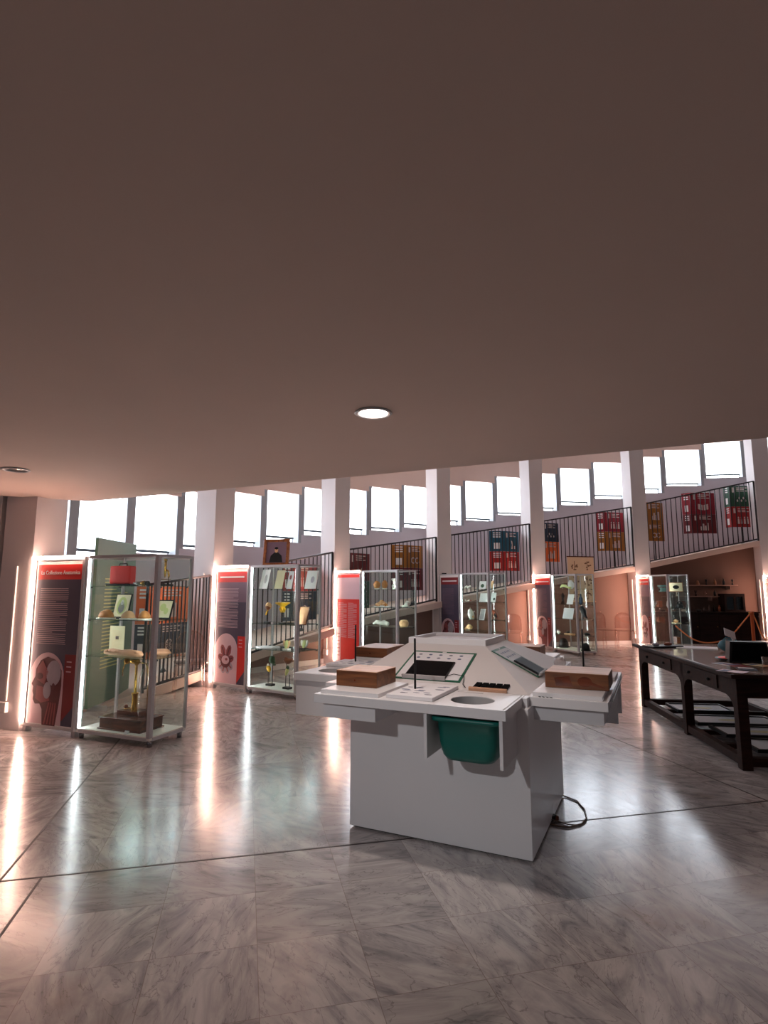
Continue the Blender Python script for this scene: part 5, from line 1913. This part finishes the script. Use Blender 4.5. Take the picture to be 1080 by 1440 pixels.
m.span((0.08, 0.0, HT - 0.20), (WT - 0.08, 0.03, HT - 0.035), MT['darkwood'])
m.span((0.08, LT - 0.03, HT - 0.20), (WT - 0.08, LT, HT - 0.035), MT['darkwood'])
m.build('apron', table)
for yy in (0.0, LT * 0.44, LT - 0.085):
    for xx in (0.0, WT - 0.085):
        m = MB(); m.span((xx, yy, 0.0), (xx + 0.085, yy + 0.085, HT - 0.035), MT['darkwood'], 0.004); m.build('leg', table)
m = MB()
def bracket(y0, y1, sgn):
    pts = []
    for i in range(9):
        a = i * PI / 2 / 8
        pts.append((y0 + sgn * 0.16 * (1 - math.sin(a)), HT - 0.20 - 0.10 * (1 - math.cos(a)) ))
    pts2 = [(y0, HT - 0.20)] + [(y0 + sgn * 0.16 * (1 - math.sin(a * PI / 16)), HT - 0.20 - 0.11 * (1 - math.cos(a * PI / 16))) for a in range(9)]
    m.prism([(q[0], q[1]) for q in pts2], (0.03, 0, 0), (0, 1, 0), (0, 0, 1), -0.028, MT['darkwood'])
bracket(LT * 0.44 + 0.085, 0, 1); bracket(LT * 0.44, 0, -1); bracket(0.085, 0, 1); bracket(LT - 0.085, 0, -1)
m.build('corner_brackets', table)
m = MB()
m.span((0.01, 0.085, 0.03), (0.075, LT * 0.44, 0.10), MT['darkwood']); m.span((0.01, LT * 0.44 + 0.085, 0.03), (0.075, LT - 0.085, 0.10), MT['darkwood'])
m.span((WT - 0.075, 0.085, 0.03), (WT - 0.01, LT - 0.085, 0.10), MT['darkwood'])
m.span((0.085, 0.01, 0.03), (WT - 0.085, 0.075, 0.10), MT['darkwood']); m.span((0.085, LT - 0.075, 0.03), (WT - 0.085, LT - 0.01, 0.10), MT['darkwood'])
for i in range(4):
    yy = 0.5 + i * 0.5
    m.span((0.075, yy, 0.05), (WT - 0.075, yy + 0.06, 0.09), MT['darkwood'])
m.build('foot_stretchers', table)
for (y0, y1) in ((0.35, LT * 0.44 - 0.06), (LT * 0.44 + 0.32, LT - 0.22)):
    m = MB(); m.span((-0.012, y0, HT - 0.175), (0.0, y1, HT - 0.06), MT['darkwood'], 0.003); dr = m.build('drawer', table)
    for f in (0.2, 0.8):
        m = MB(); m.ball((-0.026, y0 + (y1 - y0) * f, HT - 0.12), (0.016, 0.014, 0.014), MT['black'], seg=12); m.build('knob', dr)
table_w = lambda x, y, z: TA + Vector((math.cos(ang) * x - math.sin(ang) * y, math.sin(ang) * x + math.cos(ang) * y, z))
# glazed picture frames lying on the stretchers
for i, (y, x, w, l, lb) in enumerate(((2.06, 0.47, 0.62, 0.42, 'black framed glazed picture lying farthest under the table'), (1.42, 0.55, 0.85, 0.42, 'black framed picture lying second farthest under the table'), (0.93, 0.62, 0.85, 0.40, 'black framed picture lying second nearest under the table'), (0.42, 0.65, 0.85, 0.42, 'black framed picture lying nearest under the table'))):
    t = thing('framed_picture', lb, 'framed picture', table_w(x, y, 0.0915), ang, 'framed pictures lying under the table')
    m = MB()
    for a, c in (((-w / 2, -l / 2, 0), (w / 2, -l / 2 + 0.025, 0.03)), ((-w / 2, l / 2 - 0.025, 0), (w / 2, l / 2, 0.03)), ((-w / 2, -l / 2 + 0.025, 0), (-w / 2 + 0.025, l / 2 - 0.025, 0.03)), ((w / 2 - 0.025, -l / 2 + 0.025, 0), (w / 2, l / 2 - 0.025, 0.03))):
        m.span(a, c, MT['black'])
    m.build('frame', t)
    m = MB(); m.span((-w / 2 + 0.02, -l / 2 + 0.02, 0.002), (w / 2 - 0.02, l / 2 - 0.02, 0.018), MT['paper']); m.build('picture', t)
    m = MB(); m.prism(ell(0, 0, 0.14, 0.05, 16), (0, 0, 0.0182), (1, 0, 0), (0, 1, 0), 0.001, MT['cream']); m.build('faded_drawing', t)

# things on the table (placed on the table top height)
ZT = HT + 0.0045
def on_table(px, py):
    q = at_z(px, py, ZT)
    return Vector((q.x, q.y, ZT))
t = thing('dark_tray', 'dark flat tray with small tools at the far left corner of the long table', 'tray', on_table(932, 910), ang + 0.4)
m = MB(); m.span((-0.22, -0.10, 0), (0.22, 0.10, 0.02), MT['black'], 0.004); m.build('tray', t)
m = MB(); m.ball((-0.1, 0, 0.035), (0.05, 0.04, 0.02), MT['ink']); m.ball((0.08, 0.0, 0.035), (0.06, 0.03, 0.02), MT['wax']); m.build('tools', t)
t = thing('paper_sheet', 'white paper sheets lying at the far edge of the long table', 'paper', on_table(980, 911), ang + 1.2)
m = MB(); m.span((-0.16, -0.22, 0), (0.16, 0.22, 0.006), MT['paper']); m.build('sheets', t)
t = thing('cloth_bag', 'grey teal cloth bag behind the black display box on the long table', 'bag', on_table(1027, 917), ang + 0.2)
m = MB(); m.ball((0, 0, 0.075), (0.13, 0.09, 0.075), MT['tealbag'], wob=0.05, seed=2); m.build('body', t)
m = MB(); m.tube([(-0.08, 0, 0.13), (-0.04, 0, 0.16), (0.04, 0, 0.16), (0.08, 0, 0.13)], 0.008, MT['tealbag']); m.build('handle', t)
q = on_table(1052, 931)
t = thing('black_display_box', 'black wedge shaped box on the long table near the right edge', 'box', q, ang - 0.15)
m = MB(); m.prism([(-0.19, 0), (0.19, 0), (0.14, 0.20), (-0.17, 0.20)], (0, 0.04, 0), (1, 0, 0), (0, 0, 1), 0.14, MT['black']); m.build('body', t)
m = MB(); m.prism([(-0.17, 0.02), (0.17, 0.02), (0.125, 0.185), (-0.15, 0.185)], (0, -0.101, 0), (1, 0, 0), (0, 0, 1), 0.004, MT['screen']); m.build('panel', t)
t = thing('leaning_notice', 'white notice on a bent stand in the orange tray', 'notice', on_table(1034, 927) + Vector((0, 0, 0.031)), ang + 0.3)
m = MB(); m.box((-0.04, 0, 0.225), (0.13, 0.004, 0.085), MT['paper'], Matrix.Rotation(0.35, 3, 'Y') @ Matrix.Rotation(-0.5, 3, 'X')); m.build('sheet', t)
m = MB(); m.tube([(0.02, 0, 0.0), (0.015, 0, 0.08), (0.0, 0.0, 0.16), (-0.03, 0, 0.20)], [0.014, 0.014, 0.012, 0.01], MT['whitep'], 8); m.build('stem', t)
t = thing('orange_tray', 'dark round tray with an orange red lining on the long table', 'tray', on_table(1031, 929), ang)
m = MB(); m.lathe([(0.10, 0), (0.16, 0.022), (0.155, 0.026), (0.0, 0.022)], MT['black']); m.build('dish', t)
m = MB(); m.lathe([(0.0, 0.024), (0.13, 0.026), (0.13, 0.030), (0.0, 0.030)], MT['redp']); m.build('lining', t)
for i, (px, py, rz, mt, lb) in enumerate(((1022, 934, 0.4, MT['paper'], 'white and purple leaflet at the left of the leaflet spread'), (1036, 936, 0.1, MT['dredp'], 'dark red leaflet in the leaflet spread'), (1050, 941, -0.3, MT['navyp'], 'navy blue leaflet at the near edge of the table'), (1066, 936, 0.5, MT['cream'], 'cream leaflet at the right of the leaflet spread'), (1030, 945, 0.8, MT['pinkp'], 'pale pink leaflet nearest the table edge'))):
    t = thing('leaflet', lb, 'leaflet', on_table(px, py) + Vector((0, 0, 0.0015 * i)), ang + rz, 'leaflets spread on the table')
    m = MB(); m.span((-0.075, -0.105, 0), (0.075, 0.105, 0.0012), mt); m.build('paper', t)
    m = MB(); m.span((-0.06, 0.02, 0.0012), (0.06, 0.09, 0.0014), MT['inkblue'] if i != 2 else MT['whitep']); m.build('picture', t)
t = thing('clear_holder', 'clear plastic cup holder at the right frame edge of the table', 'holder', on_table(1079, 940), ang)
m = MB(); m.lathe([(0.035, 0), (0.04, 0.10), (0.037, 0.10), (0.032, 0.004), (0, 0.004)], MT['acrylic']); m.build('cup', t)

# ================================================================== BACKGROUND AT THE RIGHT
# low dark cabinet against the wall under the ramp
thc = 89.0
pc = ring(thc, 13.26)
cab = thing('low_dark_cabinet', 'long low dark wooden cabinet against the brown wall behind the rope', 'cabinet', pc, R(thc - 90))
m = MB(); m.span((-1.30, -0.52, 0), (1.35, -0.06, 0.86), MT['darkcab'], 0.004); m.build('body', cab)
m = MB(); m.span((-1.33, -0.55, 0.86), (1.38, -0.06, 0.89), MT['darkcab'], 0.004); m.build('top', cab)
for i in range(5):
    m = MB(); m.span((-1.27 + i * 0.525, -0.532, 0.06), (-0.77 + i * 0.525, -0.52, 0.82), MT['darkcab'], 0.003); d = m.build('door', cab)
    m = MB(); m.ball((-0.82 + i * 0.525, -0.543, 0.5), (0.012, 0.012, 0.012), MT['brass'], seg=10); m.build('knob', d)
def cabp(x, y, z):
    a = R(thc - 90)
    return Vector((pc.x + math.cos(a) * x - math.sin(a) * y, pc.y + math.sin(a) * x + math.cos(a) * y, z))
t = thing('glazed_cupboard', 'small dark glass fronted cupboard standing on the low cabinet', 'cupboard', cabp(0.80, -0.28, 0.891), R(thc - 90))
m = MB()
for a, c in (((-0.27, -0.15, 0), (0.27, 0.15, 0.03)), ((-0.27, -0.15, 0.43), (0.27, 0.15, 0.48)), ((-0.27, -0.15, 0.03), (-0.24, 0.15, 0.43)), ((0.24, -0.15, 0.03), (0.27, 0.15, 0.43)), ((-0.24, 0.13, 0.03), (0.24, 0.15, 0.43))):
    m.span(a, c, MT['darkcab'])
m.build('body', t)
for s in (-1, 1):
    m = MB(); x0, x1 = (-0.24, -0.003) if s < 0 else (0.003, 0.24)
    m.span((x0, -0.15, 0.03), (x0 + 0.025, -0.135, 0.43), MT['darkcab']); m.span((x1 - 0.025, -0.15, 0.03), (x1, -0.135, 0.43), MT['darkcab']); m.span((x0 + 0.025, -0.15, 0.03), (x1 - 0.025, -0.135, 0.055), MT['darkcab']); m.span((x0 + 0.025, -0.15, 0.40), (x1 - 0.025, -0.135, 0.43), MT['darkcab'])
    d = m.build('door', t)
    m = MB(); m.span((x0 + 0.025, -0.145, 0.055), (x1 - 0.025, -0.141, 0.40), MT['glass']); m.build('door_glass', d)
rnd = random.Random(11)
kinds = [[(0.03, 0), (0.035, 0.02), (0.035, 0.10), (0.012, 0.13), (0.012, 0.17), (0, 0.17)],
         [(0.045, 0), (0.05, 0.03), (0.03, 0.10), (0.02, 0.12), (0, 0.12)],
         [(0.02, 0), (0.028, 0.02), (0.01, 0.06), (0.03, 0.12), (0.034, 0.15), (0, 0.15)],
         [(0.05, 0), (0.06, 0.015), (0.06, 0.05), (0, 0.055)]]
kn = ['tall bottle', 'round flask', 'glass goblet', 'low dish']
wherez = {'cab': 0.891, 'shelf1': 1.606, 'shelf2': 1.306}
ms = [MT['bottle'], MT['wax'], MT['bonew'], MT['black'], MT['acrylic'], MT['brownink']]
for zk, z, x0, x1, nn in (('cab', 0.891, -1.2, 0.45, 13), ('shelf1', 1.606, -0.95, 0.95, 9), ('shelf2', 1.306, -0.85, 0.45, 6)):
    for i in range(nn):
        kd = rnd.randrange(4)
        o = MB().lathe(kinds[kd], ms[rnd.randrange(6)], seg=14).build(['lab_bottle', 'round_flask', 'goblet', 'low_dish'][kd], None, cabp(x0 + (x1 - x0) * i / (nn - 1), -0.30 if zk == 'cab' else -0.13, z))
        place = {'cab': 'the low dark cabinet', 'shelf1': 'the upper wall shelf', 'shelf2': 'the lower wall shelf'}[zk]
        tag(o, 'small %s on %s, number %s counted from the left' % (kn[kd], place, ['one', 'two', 'three', 'four', 'five', 'six', 'seven', 'eight', 'nine', 'ten', 'eleven', 'twelve', 'thirteen'][i]), ['bottle', 'flask', 'goblet', 'dish'][kd], 'glassware on ' + place)
for zk, z, x0, x1 in (('upper', 1.58, -1.05, 1.05), ('lower', 1.28, -0.95, 0.52)):
    t = thing('wall_shelf', '%s pale shelf on the brown wall above the low cabinet' % zk, 'shelf', cabp(0, 0, z), R(thc - 90), 'shelves above the cabinet')
    m = MB(); m.span((x0, -0.22, 0.0), (x1, -0.0, 0.025), MT['wallb'], 0.003); m.build('board', t)
    m = MB()
    for xx in (x0 + 0.2, x1 - 0.2):
        m.span((xx, -0.18, -0.10), (xx + 0.02, -0.0, 0.0), MT['wallb'])
    m.build('brackets', t)

# rope barrier: orange post with sagging ropes
pp = at_z(1057, 930, 0)
pz = Vector((7.55, 11.9, 0))
def on_y(px, py, Y):
    r = ray(px, py)
    return Vector((0, 0, EYE)) + r * (Y / r.y)
RY = 11.6
top = on_y(1057, 863, RY)
t = thing('barrier_post', 'orange barrier post in front of the dark cabinet', 'post', (top.x, top.y, 0))
m = MB(); m.lathe([(0, 0), (0.15, 0), (0.15, 0.02), (0.04, 0.035), (0.035, 0.04)], MT['orange']); m.build('base', t)
m = MB(); m.lathe([(0.032, 0.03), (0.032, top.z), (0.045, top.z + 0.01), (0.045, top.z + 0.035), (0, top.z + 0.045)], MT['orange']); m.build('pole', t)
def rope(pts, label):
    w = [on_y(*p) for p in pts]
    o = w[0]
    t = thing('barrier_rope', label, 'rope', o, 0, 'orange barrier ropes')
    cr = []
    for i in range(len(w) - 1):
        for s in range(4):
            f = s / 4
            p0, p1, p2, p3 = w[max(i - 1, 0)], w[i], w[i + 1], w[min(i + 2, len(w) - 1)]
            cr.append(0.5 * ((2 * p1) + (p2 - p0) * f + (2 * p0 - 5 * p1 + 4 * p2 - p3) * f * f + (3 * p1 - p0 - 3 * p2 + p3) * f ** 3))
    cr.append(w[-1])
    m = MB(); m.tube([p - o for p in cr], 0.013, MT['rope'], 8); m.build('cord', t)
    m = MB(); m.cone((0, 0, -0.0), (0.0, 0, 0.04), 0.018, 0.018, MT['brass'], 10); m.build('hook', t)
rope([(1054, 864, RY), (1044, 876, RY - 0.05), (1033, 889, RY - 0.1), (1018, 900, RY - 0.15), (995, 904, RY - 0.2), (975, 899, RY - 0.2), (958, 887, RY - 0.1), (950, 880, RY)], 'orange rope sagging left from the barrier post to the far case')
rope([(1059, 864, RY), (1064, 875, RY - 0.05), (1070, 890, RY - 0.15), (1078, 902, RY - 0.3)], 'orange rope falling right from the barrier post')

# white counter at the right edge
q = on_y(1094, 905, 9.6)
t = thing('white_counter', 'white counter top with a grey front at the right frame edge', 'counter', (q.x, q.y, 0), 0.1)
m = MB(); m.span((-0.42, -0.45, 0), (0.6, 0.45, q.z - 0.05), MT['greyp'], 0.004); m.build('body', t)
m = MB(); m.span((-0.45, -0.5, q.z - 0.05), (0.65, 0.5, q.z), MT['white'], 0.004); m.build('worktop', t)
t = thing('printed_folder', 'grey and red folder lying on the white counter', 'folder', (q.x - 0.2, q.y, q.z + 0.001), 0.3)
one(t, 'folder', MB().span((-0.16, -0.12, 0), (0.16, 0.12, 0.012), MT['ink']).span((-0.12, -0.12, 0.012), (0.16, -0.02, 0.016), MT['dredp']))
